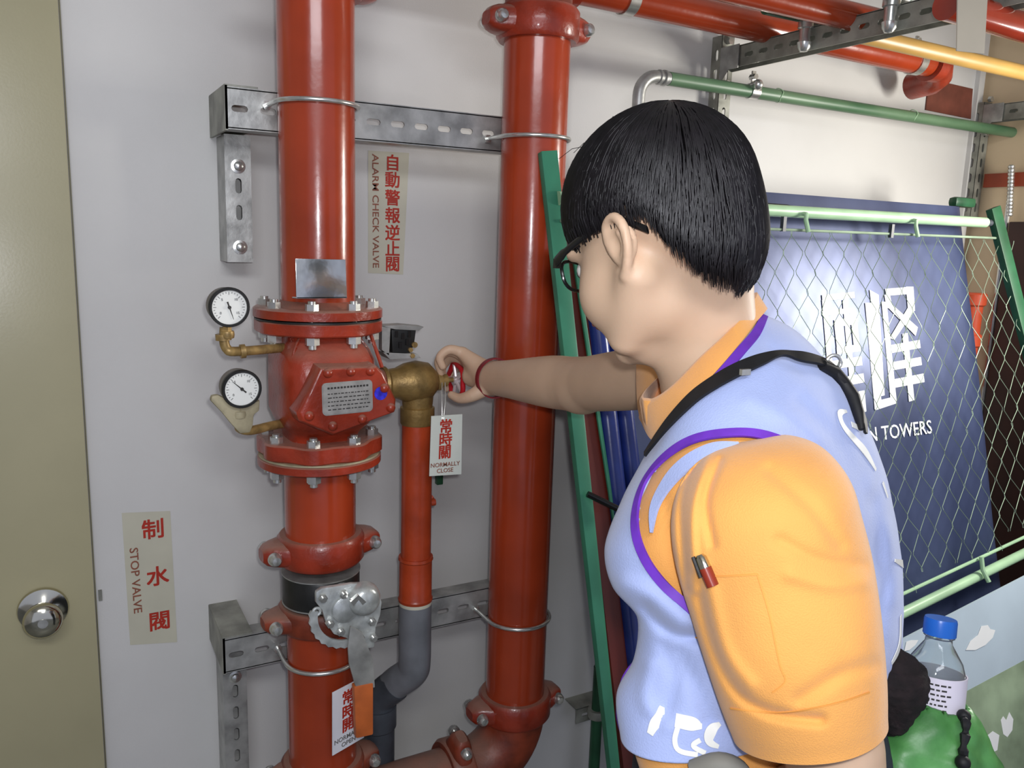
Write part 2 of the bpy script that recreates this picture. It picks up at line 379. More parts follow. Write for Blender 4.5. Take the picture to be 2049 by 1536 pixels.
# right riser
zrt, zrb = zR(52), zR(1404)
pipe_thing('fire_riser_pipe', 'thick dark red right riser pipe that the arm reaches across', (XRR, YP, zrt+.012), (XRR, YP, zrb-.01), PR, RED, 'large red riser pipes')
pipe_thing('fire_riser_pipe', 'short red pipe above the top coupling of the right riser', (XRR, YP, 2.75), (XRR, YP, zrt+.014), PR, REDD, 'large red riser pipes')
coupling('red coupling with silver bolt domes at the top of the right riser', (XRR, YP, zrt), (0, 0, 1), (1, -.0, 0), h=.066)
coupling('red coupling at the foot of the right riser above the elbow', (XRR, YP, zrb), (0, 0, 1), (1, -.0, 0), h=.06)
ER = .125; ez = zrb-.012
bm = NB(); pth = [(XRR, YP, ez)]+[(XRR-ER+ER*math.cos(a), YP, ez-.01-ER*math.sin(a)) for a in [PI/2*i/14 for i in range(15)]]+[(XRR-ER-.02, YP, ez-.01-ER)]
tube(bm, pth, PR+.003, 40); lift(tag(obj('pipe_elbow', bm, REDD), 'dull red elbow bending left at the foot of the right riser', 'elbow'))
ezz = ez-.01-ER
coupling('red coupling on the horizontal end of the bottom elbow', (XRR-ER-.03, YP, ezz), (-1, 0, 0), (0, -.25, 1), m=REDD, h=.055)
pipe_thing('cross_pipe', 'red horizontal pipe joining the two risers at the bottom of the photo', (XRR-ER-.035, YP, ezz), (XL+.06, YP, ezz), PR-.002, REDD)

# ------------------------------------------------------------------ flanged alarm check valve
FR = .122
VX = (1, 0, 0)
def bolts(t, z0, z1, n, rad, m=ZINC, ph=PI/8, both=True, hr=.0125):
    first = None
    for i in range(n):
        a = ph+2*PI*i/n; x = XL+rad*math.cos(a); y = YP+rad*math.sin(a)
        if first is None:
            bm = NB(); hexcyl(bm, (x, y, z1), (x, y, z1+.012), hr); cyl(bm, (x, y, z0-.022), (x, y, z1+.017), .0075, None, 10); hexcyl(bm, (x, y, z0-.014), (x, y, z0), hr+.001)
            first = obj('flange_bolt', bm, m, t); f0 = (x, y)
        else:
            o = first.copy(); COL.objects.link(o); o.parent = t; BASE[o] = BASE[t]; o.location = (x-f0[0], y-f0[1], 0)
z_ft, z_fm, z_fb = zL(612), zL(634), zL(662)
f1 = thing('pipe_flange', 'red round flange at the lower end of the left riser, bolted to the alarm valve', 'flange', (XL, YP, z_ft))
bm = NB(); lathe(bm, [(0, PR-.002), (0, FR-.004), (-.003, FR), (z_fm-z_ft+.003, FR), (z_fm-z_ft+.002, FR-.004), (z_fm-z_ft+.002, PR-.002)], (XL, YP, z_ft), (0, 0, 1), 64); obj('flange_ring', bm, RED2, f1)
bm = NB(); lathe(bm, [(.012, PR+.001), (.004, PR+.006), (0, PR+.010), (-.002, PR)], (XL, YP, z_ft), (0, 0, 1), 48); obj('weld_bead', bm, REDD, f1)
t = thing('alarm_check_valve', 'red cast alarm check valve with bolted cover and nameplate on the left riser', 'valve', (XL, YP, zL(780)))
AV = t
def lobed(z0, z1, rr, amp, n=8, ph=PI/8):
    bm = NB(); S = 96; rings = []
    for z, k in ((z0, .97), (z0+.003, 1.), (z1-.003, 1.), (z1, .97)):
        rings.append([(XL+(rr*k*(1+amp*math.cos(n*(2*PI*i/S-ph))))*math.cos(2*PI*i/S), YP+(rr*k*(1+amp*math.cos(n*(2*PI*i/S-ph))))*math.sin(2*PI*i/S), z) for i in range(S)])
    loftrings(bm, rings); return bm
obj('upper_flange', lobed(z_fb, z_fm-.002, FR-.003, .022), RED2, t)
bm = NB(); lathe(bm, [(0, .1), (0, FR-.002), (.003, FR-.002), (.003, .1)], (XL, YP, z_fm-.0025), (0, 0, 1), 64); obj('gasket', bm, BLACKM, t)
bolts(t, z_fb, z_ft, 8, .102)
z_g1, z_g2, z_g3 = zL(868), zL(900), zL(922)
obj('lower_flange', lobed(z_g2, z_g1, FR-.005, .045), RED2, t)
bm = NB(); lathe(bm, [(0, .1), (0, FR-.004), (.0035, FR-.004), (.0035, .1)], (XL, YP, z_g2-.0035), (0, 0, 1), 64); obj('gasket', bm, DUST, t)
bolts(t, z_g3, z_g1, 8, .102)
f2 = thing('pipe_flange', 'red round flange below the alarm valve, at the top of the short riser section', 'flange', (XL, YP, z_g3))
bm = NB(); lathe(bm, [(0, PR-.002), (0, FR-.006), (.003, FR-.002), (z_g2-z_g3-.0065, FR-.002), (z_g2-z_g3-.0035, FR-.006), (z_g2-z_g3-.0035, PR-.002)], (XL, YP, z_g3), (0, 0, 1), 64); obj('flange_ring', bm, RED2, f2)
# body
bm = NB(); rings = []
for py, a, b_, cx, cy in ((662, .074, .080, 0, 0), (674, .075, .082, 0, 0), (692, .086, .094, 0, -.006), (712, .092, .102, 0, -.012), (760, .093, .108, 0, -.016), (812, .093, .108, 0, -.016), (834, .084, .098, 0, -.010), (850, .072, .084, 0, -.002), (860, .068, .074, 0, 0), (870, .068, .072, 0, 0)):
    z = zL(py); e = .60
    rings.append([(XL+cx+a*math.copysign(abs(math.cos(q))**e, math.cos(q)), YP+cy+b_*math.copysign(abs(math.sin(q))**e, math.sin(q)), z) for q in [2*PI*i/48 for i in range(48)]])
loftrings(bm, rings); obj('valve_body', bm, RED2, t, ang=60)
# cover: chamfered hexagonal box on the front
yc = YP-.150; yb = YP-.085
face = [onY(*p, yc) for p in ((642, 738), (752, 735), (764, 746), (790, 800), (788, 824), (668, 868), (605, 842), (600, 826))]
cen = sum(face)/len(face)
bm = NB(); r0 = [f*1.0 for f in face]; r1 = []
for f in face:
    g = cen+(f-cen)*1.05; g[1] = yc+.008; r1.append(g)
r2 = []
for f in face:
    g = cen+(f-cen)*np.array([1.06, 1, 1.12]); g[1] = yb+.02; r2.append(g)
r00 = [cen+(f-cen)*.965 for f in face]
for g in r00: g[1] = yc-.001
loftrings(bm, [r00, r0, r1, r2]); cv = obj('valve_cover', bm, RED2, t, ang=25, bevel=.002)
for p in ((655, 746), (701, 743), (740, 742), (768, 776), (781, 815), (618, 832), (665, 852), (724, 838)):
    w = onY(*p, yc); bm = NB(); ball(bm, (w[0], yc-.0005, w[2]), .009, half=True, axis=(0, -1, 0)); obj('cover_bolt', bm, RED2, cv)
# ribs of the body beside the cover
bm = NB(); A = [onY(604, 668, YP-.060), onY(586, 715, YP-.082), onY(582, 820, YP-.088), onY(592, 842, YP-.075)]
tube(bm, spline(A, 6), .0035, 8); obj('casting_rib', bm, RED2, t); bm = NB(); A = [onY(741, 668, YP-.07), onY(764, 735, YP-.10)]; tube(bm, A, .0035, 8); obj('casting_rib', bm, RED2, t)
# nameplate
npl = [onY(*p, yc-.002) for p in ((645, 769), (742, 761), (744, 820), (647, 830))]
o_ = (npl[0]+npl[1]+npl[2]+npl[3])/4
xd = (npl[1]-npl[0]); W_ = np.linalg.norm(xd); xd = xd/W_; zd = np.cross(xd, [0, 1, 0]); H_ = .058
def rrect(c, xd, yd, w, h, r, n=4):
    c = np.array(c, float); xd = np.array(xd, float); yd = np.array(yd, float); out = []
    for sx, sy, a0 in ((1, -1, -PI/2), (1, 1, 0), (-1, 1, PI/2), (-1, -1, PI)):
        for i in range(n+1):
            a = a0+PI/2*i/n; out.append(c+xd*(sx*(w/2-r)+r*math.cos(a))+yd*(sy*(h/2-r)+r*math.sin(a)))
    return out
H_ = float(abs(npl[3][2]-npl[0][2]))
bm = NB(); prism(bm, rrect(o_, xd, zd, W_, H_, .006), (0, -.002, 0)); prism(bm, rrect(o_+np.array([0, .001, 0]), xd, zd, W_+.004, H_+.004, .008), (0, -.0015, 0))
nm = obj('nameplate', bm, PLATE, t)
ty = o_+np.array([0, -.0022, 0])
bm = NB()
for r in range(6):
    zz = H_*(.30-.13*r) if r else H_*.36
    x0 = -W_*.42
    while x0 < W_*.40:
        l = random.uniform(.003, .010) if r else .005
        hgt = .0035 if r == 0 else .0018
        prism(bm, rrect(ty+xd*(x0+l/2)+zd*zz, xd, zd, l*.8, hgt, .0004, 1), (0, -.0003, 0)); x0 += l+.001
obj('nameplate_lettering', bm, DARKINK, t, smooth=False)
s = onY(762, 787, yc-.003); bm = NB(); cyl(bm, (s[0], yc+.001, s[2]), (s[0], yc-.002, s[2]), .0125, None, 28); obj('round_sticker', bm, BLUEST, t, label='small round blue shiny sticker')
# square metal plate standing on the flange
pq = [onY(*p, YP-.088) for p in ((590, 517), (690, 519), (693, 596), (592, 597))]
bm = NB(); prism(bm, pq, (0, -.003, 0)); 
prism(bm, [pq[3]+np.array([0, -.003, 0]), pq[2]+np.array([0, -.003, 0]), pq[2]+np.array([0, .03, -.002]), pq[3]+np.array([0, .03, -.002])], (0, 0, .003))
lift(tag(obj('metal_plate', bm, mat('shiny_galvanised_sheet', (190, 192, 190), .18, .9, var=.25, scale=14, bump=.3, bscale=16), bevel=.0008), 'shiny square metal plate standing on the flange in front of the left riser', 'plate'))

# ------------------------------------------------------------------ gauges
def gauge(label, cpx, cpy, tilt, elbow, needle, lever=False):
    yg = -.345
    c = onY(cpx, cpy, yg); t = thing('pressure_gauge', label, 'gauge', c, 'pressure gauges on the alarm valve')
    ax = V((.06, -1, -.03)).normalized(); R = .0335; c = V(c)
    bm = NB(); lathe(bm, [(-.034, .001), (-.034, R*.8), (-.030, R*.93), (0, R*.96)], c, ax, 40, caps=False); cs_ = obj('case', bm, CASE, t)
    bm = NB(); lathe(bm, [(-.004, R*.95), (-.003, R+.0005), (.006, R+.001), (.008, R), (.008, R-.004), (.003, R-.004), (.003, .001)], c, ax, 40, caps=False)
    obj('bezel_ring', bm, BLACKM, t)
    bm = NB(); lathe(bm, [(.0035, .0001), (.0035, R-.004), (.004, R-.004), (.004, .0001)], c, ax, 40); dl = obj('dial', bm, WHITE, t)
    x, y, d = frame(ax); up = Vector((0, 0, 1)); up = (up-ax*up.dot(ax)).normalized(); rt = up.cross(ax).normalized()
    bm = NB()
    for i in range(25):
        a = math.radians(-45+270*i/24); rr = R-.007; L = .005 if i % 4 == 0 else .0025
        e = -rt*math.cos(a)+up*math.sin(a); w = e.cross(ax)*.0004
        p = c+ax*.0042; prism(bm, [p+e*rr-w, p+e*(rr-L)-w, p+e*(rr-L)+w, p+e*rr+w], ax*.0002)
    obj('scale_mark', bm, DARKINK, dl, smooth=False)['kind'] = 'stuff'
    for i, nn in enumerate(('0', '5', '10', '15')):
        a = math.radians(-35+250*i/3); e = -rt*math.cos(a)+up*math.sin(a)
        text('numeral', nn, c+ax*.0043+e*(R-.016), rt*1, up, .006, DARKINK, dl)
    a = math.radians(needle); e = rt*math.cos(a)+up*math.sin(a); w = e.cross(ax); p = c+ax*.005
    bm = NB(); prism(bm, [p-e*.010-w*.0014, p+e*.022-w*.0003, p+e*.022+w*.0003, p-e*.010+w*.0014], ax*.0005); cyl(bm, p, p+ax*.002, .003, None, 12); obj('needle', bm, DARKINK, dl, smooth=False)
    bm = NB()
    e0 = V(elbow[0]); 
    tube(bm, [V(p) for p in spline([np.array(q) for q in elbow], 6)], .0085, 16)
    obj('elbow_pipe', bm, BRASS2, t)
    st = V(elbow[0]); stt = c-up*(R-.002)-ax*.014
    bm = NB(); hexcyl(bm, stt, stt-up*.014, .008); lathe(bm, [(0, .0115), (.006, .0125), (.012, .0115), (.013, .0086)], stt-up*.012, -up, 20); obj('stem_nut', bm, BRASS2 if not lever else DUST, t, label='brass hex nut under the dial')
    return t, c, up, ax
ye = -.325
g1 = [onY(449, 655, ye), onY(448, 682, ye), onY(454, 698, ye), onY(470, 703, ye), onY(550, 697, -.30), onY(575, 694, -.26)]
t, c, up, ax = gauge('upper pressure gauge on a brass elbow left of the alarm valve', 457, 614, 0, g1, -72)
bm = NB()
for p0, p1, r in ((onY(446, 668, ye), onY(447, 680, ye), .0135), (onY(480, 703, ye), onY(490, 702, ye), .0125)): cyl(bm, p0, p1, r, None, 20)
obj('elbow_collar', bm, BRASS2, t)
g2 = [onY(490, 820, ye), onY(485, 840, ye), onY(478, 855, ye), onY(500, 861, ye), onY(540, 852, -.30), onY(575, 845, -.26)]
t, c, up, ax = gauge('lower pressure gauge over a dusty cock lever left of the alarm valve', 482, 777, 0, g2, 138, True)
bm = NB()
L0 = [onY(*p, ye-.012) for p in ((423, 792), (436, 790), (470, 806), (506, 806), (520, 800), (519, 822), (508, 830), (506, 852), (500, 866), (480, 868), (462, 848), (444, 826), (421, 802))]
prism(bm, L0, (0, .016, 0)); obj('cock_lever', bm, DUST, t, bevel=.004, label='dusty beige cock body with lever')

# ------------------------------------------------------------------ brass angle valve, drain pipe, tag
XD = .655
def zD(py): return float(onY(828, py, YP)[2])
t = thing('angle_valve', 'brass angle valve with a small red handwheel held by the hand', 'valve', (XD, YP, zD(770)))
zb = float(onY(830, 764, YP)[2])
bm = NB(); lathe(bm, [(0, .034), (.006, .036), (.012, .03), (.03, .032), (.05, .041), (.075, .045), (.1, .040), (.114, .026), (.118, .022)], (XL+.13, YP, zb), VX, 36)
lathe(bm, [(.0, .034), (.03, .032), (.045, .030)], (XD, YP, zb-.015), (0, 0, -1), 32)
obj('valve_body', bm, BRASS, t, ang=50)
bm = NB(); cyl(bm, (XL+.1, YP, zb), (XL+.134, YP, zb), .031, None, 32); obj('side_nipple', bm, REDD, t)
bm = NB(); lathe(bm, [(0, .03), (.002, .036), (.034, .036), (.038, .034), (.038, .03)], (XD, YP, zb-.052), (0, 0, -1), 8*4); obj('lower_nut', bm, BRASS, t)
bm = NB(); x0 = XL+.248
lathe(bm, [(-.004, .02), (0, .021), (.014, .021), (.015, .013), (.03, .013), (.031, .0095)], (x0-.004, YP, zb), VX, 6*4); cyl(bm, (x0+.02, YP, zb), (x0+.066, YP, zb), .005, None, 14); obj('bonnet', bm, BRASS2, t)
xw = float(onY(912, 772, YP)[0]); WR = .036
wc = (xw, YP, zb-.002)
hw = None
bm = NB(); pts = []
for i in range(48):
    a = 2*PI*i/48; rr = WR*(1+.07*math.cos(5*a)); pts.append((xw, YP+rr*math.cos(a), wc[2]+rr*math.sin(a)))
tube(bm, pts, .0055, 12, closed=True); hw = obj('handwheel', bm, mat('bright_red_enamel', (186, 30, 38), .25, var=.08), t)
bm = NB()
for i in range(5):
    a = 2*PI*i/5; e = Vector((0, math.cos(a), math.sin(a))); tube(bm, [V(wc), V(wc)+e*(WR+.001)], .0042, 8)
lathe(bm, [(-.008, .009), (.006, .009), (.009, .006)], wc, VX, 16); obj('wheel_spoke', bm, mat('worn_white_metal', (214, 200, 198), .3, .3), hw)
# electrical switch box over the valve
t = thing('switch_box', 'small open electrical switch with metal bracket on top of the brass valve', 'switch', (XD-.04, YP, zb+.05))
q = lambda px, py, y=YP-.03: onY(px, py, y)
bm = NB(); prism(bm, [q(765, 652), q(806, 650), q(848, 654), q(838, 661), q(790, 659)], (0, .03, .001)); prism(bm, [q(764, 653), q(781, 656), q(778, 712), q(764, 700)], (0, .02, 0)); prism(bm, [q(766, 705), q(835, 708), q(842, 716), q(780, 719)], (0, .05, 0)); obj('metal_bracket', bm, GALV, t, smooth=False, bevel=.0006)
bm = NB(); prism(bm, [q(783, 660), q(832, 660), q(828, 690), q(820, 706), q(785, 706)], (0, .035, 0)); obj('switch_case', bm, BLACKM, t, bevel=.001)
bm = NB()
for px, py in ((792, 668), (805, 672), (818, 668), (800, 690), (814, 684)):
    w = q(px, py, YP-.031); box(bm, (w[0], w[1], w[2]), (.006, .006, .012)); 
obj('terminal', bm, GLS, t); bm = NB()
w = q(830, 690, YP-.035); cyl(bm, w, w+np.array([0, .02, 0]), .006, None, 14); w = q(822, 700, YP-.035); cyl(bm, w, w+np.array([0, .02, 0]), .005, None, 6); w = q(826, 712, YP-.035); cyl(bm, w, w+np.array([0, .02, 0]), .005, None, 6); obj('terminal_screw', bm, BRASS2, t)
# drain pipe
zt1 = zb-.092; z2, z3 = zD(1112), zD(1200)
t = thing('drain_pipe', 'slim bright red pipe dropping from the brass valve to the grey pipe', 'pipe', (XD, YP, zt1))
bm = NB(); cyl(bm, (XD, YP, zt1+.02), (XD, YP, z2), .0325, None, 32); obj('pipe', bm, ORNG, t)
bm = NB(); lathe(bm, [(0, .03), (0, .037), (.006, .038), (.009, .0355), (z2-z3-.01, .0355), (z2-z3-.006, .038), (z2-z3, .037), (z2-z3, .03)], (XD, YP, z2), (0, 0, -1), 36); obj('union_socket', bm, ORNG, t)
w = onY(861, 1005, YP); bm = NB(); cyl(bm, (XD+.03, YP, w[2]), (XD+.043, YP, w[2]), .008, None, 12); cyl(bm, (XD+.03, YP, w[2]+.008), (XD+.038, YP, w[2]+.013), .005, None, 8); obj('plug', bm, ORNG, t)
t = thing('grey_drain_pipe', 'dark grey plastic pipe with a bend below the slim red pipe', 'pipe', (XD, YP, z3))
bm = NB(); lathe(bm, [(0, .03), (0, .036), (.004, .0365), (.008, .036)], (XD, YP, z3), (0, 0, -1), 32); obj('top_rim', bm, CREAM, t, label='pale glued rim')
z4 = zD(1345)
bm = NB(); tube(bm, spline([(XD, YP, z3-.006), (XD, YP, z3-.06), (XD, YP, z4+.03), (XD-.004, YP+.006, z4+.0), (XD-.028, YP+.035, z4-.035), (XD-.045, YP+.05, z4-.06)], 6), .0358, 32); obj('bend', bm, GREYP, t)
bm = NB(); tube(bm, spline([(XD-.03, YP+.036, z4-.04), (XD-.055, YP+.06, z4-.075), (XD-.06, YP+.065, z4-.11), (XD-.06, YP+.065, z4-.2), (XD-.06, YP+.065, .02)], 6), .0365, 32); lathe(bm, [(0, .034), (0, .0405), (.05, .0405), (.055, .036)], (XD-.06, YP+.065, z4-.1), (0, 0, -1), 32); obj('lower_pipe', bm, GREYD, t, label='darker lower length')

def card(name, label, corners, m, chars, cn_m, en, en_m, csize, th=.0015, cat='tag', cx=0., rows=None, erows=None, thick=.03, esize=.011, group=None):
    """corners: TL,TR,BR,BL 3D"""
    A = [np.array(c) for c in corners]; xd = (A[1]-A[0]); w = np.linalg.norm(xd); xd /= w
    yd = (A[0]-A[3]); h = np.linalg.norm(yd); yd /= h; n = np.cross(xd, yd)
    t = thing(name, label, cat, A[0], group)
    bm = NB(); prism(bm, A, n*th); obj('card', bm, m, t, smooth=False)
    for ch, (u, v) in zip(chars, rows): text('character', ch, A[3]+xd*w*u+yd*h*v+n*(th+.0003), xd, yd, csize, cn_m, t, thick=thick)
    for s, (u, v), sz in zip(en, erows, esize): text('lettering', s, A[3]+xd*w*u+yd*h*v+n*(th+.0003), xd, yd, sz, en_m, t, thick=.008)
    return t, A, xd, yd, n, w, h
yt = -.335
cs = [onY(*p, yt) for p in ((862, 832), (924, 828), (922, 948), (858, 952))]
t, *_ = card('hanging_tag', 'cream hanging tag with red characters below the hand and brass valve', cs, TAGW, '常時關', REDINK, ['NORMALLY', 'CLOSE'], BROWNINK, .030, rows=((.48, .80), (.48, .58), (.47, .37)), erows=((.5, .17), (.5, .07)), esize=(.0125, .0125), thick=.035)
bm = NB(); a = np.array([xw-.012, YP-.008, zb-.004]); 
tube(bm, [onY(884, 765, yt+.03), onY(884, 800, yt+.01), onY(884, 838, yt-.002)], .0009, 6); tube(bm, [onY(890, 765, yt+.03), onY(891, 800, yt+.01), onY(887, 838, yt-.002)], .0009, 6); obj('hanging_wire', bm, ZINC, t)
bm = NB(); w = onY(878, 958, -.008); box(bm, w, (.016, .016, .026)); lift(tag(obj('dark_clip', bm, DGREEN, bevel=.002), 'small dark clip on the wall just below the hanging tag', 'clip'))

# ------------------------------------------------------------------ butterfly valve
zk0, zk1 = zL(1136), zL(1200)
t = thing('butterfly_valve', 'black wafer valve body with silver gear plate and orange-gripped lever', 'valve', (XL, YP, zk0))
bm = NB(); lathe(bm, [(0, .06), (0, .073), (-.006, .0775), (zk1-zk0+.006, .0775), (zk1-zk0, .072), (zk1-zk0, .06)], (XL, YP, zk0), (0, 0, 1), 48); obj('valve_body', bm, BLACKM, t)
bm = NB()
for z in (zk0-.002, zk1+.006): lathe(bm, [(0, .07), (0, .079), (.0025, .079), (.0025, .07)], (XL, YP, z), (0, 0, 1), 48)
obj('body_rim', bm, GALV, t)
hx, hz = [float(v) for v in onY(694, 1222, YP-.12)[[0, 2]]]; yh = YP-.12; SIL = mat('silver_cast_paint', (196, 200, 198), .3, .45, var=.25, scale=30, bump=.2, bscale=90)
bm = NB(); cyl(bm, (hx, YP-.06, hz+.01), (hx, yh, hz+.01), .030, None, 24); obj('stem_neck', bm, SIL, t)
# gear plate: outline in the wall-parallel plane
ol = [(628, 1180), (640, 1172), (700, 1163), (735, 1162), (752, 1175), (760, 1200), (757, 1225), (748, 1250), (745, 1290), (712, 1296), (706, 1282), (690, 1272), (664, 1264), (648, 1240), (640, 1215), (628, 1200)]
bm = NB(); prism(bm, [onY(*p, yh) for p in ol], (0, -.012, 0)); obj('gear_plate', bm, SIL, t, bevel=.004)
bm = NB(); bc = np.array([hx-.003, yh-.006, hz+.004]); inner = []; outer = []
for i in range(21):
    a = math.radians(168+130*i/20); rin = .058; rout = .072+(.003 if i % 2 else 0)
    inner.append(bc+np.array([math.cos(a)*rin, 0, math.sin(a)*rin])); outer.append(bc+np.array([math.cos(a)*rout, 0, math.sin(a)*rout]))
prism(bm, outer+inner[::-1], (0, -.006, 0)); obj('notch_arc', bm, SIL, t, smooth=False)
bm = NB(); w = onY(632, 1222, yh-.006); pts = arc((w[0], yh-.009, w[2]), .007, 0, 2*PI, 16, (1, 0, 0), (0, 0, 1))[:-1]; tube(bm, pts, .003, 8, closed=True); obj('locking_eye', bm, SIL, t)
bm = NB(); w = onY(722, 1192, yh); lathe(bm, [(0, .034), (.010, .033), (.022, .028), (.028, .020), (.030, 0.0001)], (w[0], yh-.008, w[2]), (0, -1, 0), 32); 
w = onY(686, 1212, yh); lathe(bm, [(0, .028), (.008, .026), (.012, .018), (.013, .0001)], (w[0], yh-.010, w[2]), (0, -1, 0), 28); obj('gear_dome', bm, SIL, t)
for p in ((641, 1190), (682, 1182), (655, 1240), (738, 1236), (715, 1268), (741, 1268), (676, 1256)):
    w = onY(*p, yh); bm = NB(); hexcyl(bm, (w[0], yh-.010, w[2]), (w[0], yh-.020, w[2]), .0085); cyl(bm, (w[0], yh-.018, w[2]), (w[0], yh-.026, w[2]), .005, None, 10); obj('gear_bolt', bm, ZINC, t)
bm = NB(); prism(bm, [onY(*p, yh-.03) for p in ((698, 1200), (714, 1186), (729, 1200), (722, 1206), (714, 1196), (704, 1208))], (0, -.010, 0)); obj('pointer_arrow', bm, ZINC, t, smooth=False)
bm = NB()
la = [onY(*p, yh-.028) for p in ((699, 1250), (722, 1262), (744, 1316), (748, 1372), (712, 1380), (696, 1324), (694, 1290))]
prism(bm, la, (0, -.006, 0)); obj('lever', bm, GALV, t, bevel=.0015)
la = [onY(*p, yh-.036) for p in ((708, 1374), (747, 1366), (747, 1470), (712, 1478))]
bm = NB(); prism(bm, la, (0, .018, 0)); obj('lever_grip', bm, GRIP, t, bevel=.004, label='orange plastic lever grip')
# second tag, behind the grip
a0 = onY(664, 1385, YP-.118); a3 = onY(664, 1511, YP-.118); dr = np.array([math.cos(.33), math.sin(.33), 0]); W2 = .078
card('hanging_tag', 'white tag with red characters hanging behind the orange lever grip', [a0, a0+dr*W2+np.array([0, 0, .004]), a3+dr*W2+np.array([0, 0, .004]), a3], TAGW2, '常時開', REDINK, ['NORMALLY', 'OPEN'], GREYINK, .031, rows=((.48, .80), (.48, .57), (.48, .36)), erows=((.5, .18), (.5, .08)), esize=(.0135, .0135), thick=.035)

# ------------------------------------------------------------------ wall stickers
def wsticker(label, quad, chars, rows, csize, en, ec, esz, esx=1.):
    A = [onY(*p, -.0005) for p in quad]
    t = thing('wall_sticker', label, 'sticker', A[0])
    bm = NB(); prism(bm, A, (0, -.0006, 0)); obj('backing', bm, CREAM, t, smooth=False)
    for ch, p in zip(chars, rows): text('character', ch, onY(*p, -.0014), (1, 0, 0), (0, 0, 1), csize, REDINK, t, thick=.03)
    p0 = onY(*ec[0], -.0014); p1 = onY(*ec[1], -.0014)
    o = text('lettering', en, (p0+p1)/2, (p1-p0), np.cross([0, -1, 0], (p1-p0)/np.linalg.norm(p1-p0)), esz, BROWNINK, t, thick=.012)
    # fit the length of the line
    me = o.data; co = np.empty(len(me.vertices)*3); me.vertices.foreach_get('co', co); co = co.reshape(-1, 3)
    d = (p1-p0)/np.linalg.norm(p1-p0); s_ = co@d; L = s_.max()-s_.min(); mid = (s_.max()+s_.min())/2; k = np.linalg.norm(p1-p0)/L
    co = co+np.outer((s_-mid)*(k-1), d); me.vertices.foreach_set('co', co.ravel()); me.update()
wsticker('cream sticker of the alarm check valve, red characters, right of the left riser', ((736, 301), (818, 306), (806, 549), (736, 546)), '自動警報逆止閥', [(785, 328), (785, 362), (785, 398), (785, 433), (785, 468), (785, 500), (785, 530)], .0372, 'ALARM CHECK VALVE', ((750, 308), (751, 536)), .021)
wsticker('cream stop valve sticker with three widely spaced red characters near the door', ((243, 1026), (340, 1022), (354, 1284), (260, 1290)), '制水閥', [(306, 1061), (315, 1155), (319, 1244)], .046, 'STOP VALVE', ((266, 1096), (275, 1226)), .023)

# ------------------------------------------------------------------ galvanised brackets on the wall
YF = -.172
def channel_bracket(label, x0, x1, zc, zlow, hh=.072):
    t = thing('pipe_bracket', label, 'bracket', (x0, YF, zc))
    bm = NB()
    slotted(bm, (x0, YF, zc-hh/2), (1, 0, 0), (0, 0, 1), (0, 1, 0), x1-x0, hh, .004, .052, .030, .012, start=.0)
    box(bm, ((x0+x1)/2, YF+.022, zc+hh/2), (x1-x0, .044, .004)); box(bm, ((x0+x1)/2, YF+.022, zc-hh/2), (x1-x0, .044, .004))
    obj('cross_channel', bm, GALV, t, ang=30)
    bm = NB(); box(bm, (x0+.002, YF/2, zc), (.005, abs(YF), hh+.008)); box(bm, (x0+.03, YF/2, zc+hh/2+.004), (.06, abs(YF), .004)); box(bm, (x0+.03, -.045, zc-.03), (.06, .08, .004)); obj('end_plate', bm, GALVD, t)
    bm = NB(); zt = zc-hh/2-.002
    slotted(bm, (x0+.014, -.085, zlow), (0, 0, 1), (1, 0, 0), (0, 1, 0), zt-zlow, .046, .004, .052, .03, .012, skip=(0, 3, 4, 5) if zc > 1 else ())
    box(bm, (x0+.014, -.0425, (zt+zlow)/2), (.004, .083, zt-zlow)); box(bm, (x0+.060, -.0425, (zt+zlow)/2), (.004, .083, zt-zlow)); obj('wall_leg', bm, GALV, t, ang=30)
    for z in (zt-.06, zlow+.03):
        bm = NB(); lathe(bm, [(0, .014), (.002, .014), (.003, .009), (.008, .008), (.010, .004), (.0105, .0001)], (x0+.037, -.0855, z), (0, -1, 0), 20); obj('anchor_bolt', bm, ZINC, t)
    return t
channel_bracket('galvanised wall bracket carrying both risers near the top', .297, 1.0, 1.838, float(onY(445, 524, -.085)[2]))
channel_bracket('galvanised slotted wall bracket carrying both risers near the bottom', .262, .985, .752, .37)
def ubolt(label, cx, z, r=PR):
    bm = NB(); rr = r+.0055; p = [(cx-rr, YF+.012, z)]+[(cx-rr*math.cos(a), YP-rr*math.sin(a), z) for a in [PI*i/18 for i in range(19)]]+[(cx+rr, YF+.012, z)]
    tube(bm, p, .0045, 10); t = thing('u_bolt', label, 'bolt', (cx, YP, z), 'u-bolts round the risers'); obj('bent_rod', bm, ZINC, t)
    for s in (-1, 1):
        bm = NB(); hexcyl(bm, (cx+s*rr, YF-.008, z), (cx+s*rr, YF, z), .009); obj('nut', bm, ZINC, t)
ubolt('silver u-bolt round the left riser at the top bracket', XL, 1.848)
ubolt('silver u-bolt round the right riser at the top bracket', XRR, 1.826)
ubolt('silver u-bolt round the left riser under the valve lever', XL, .748)
ubolt('silver u-bolt round the right riser at the bottom bracket', XRR, .742)
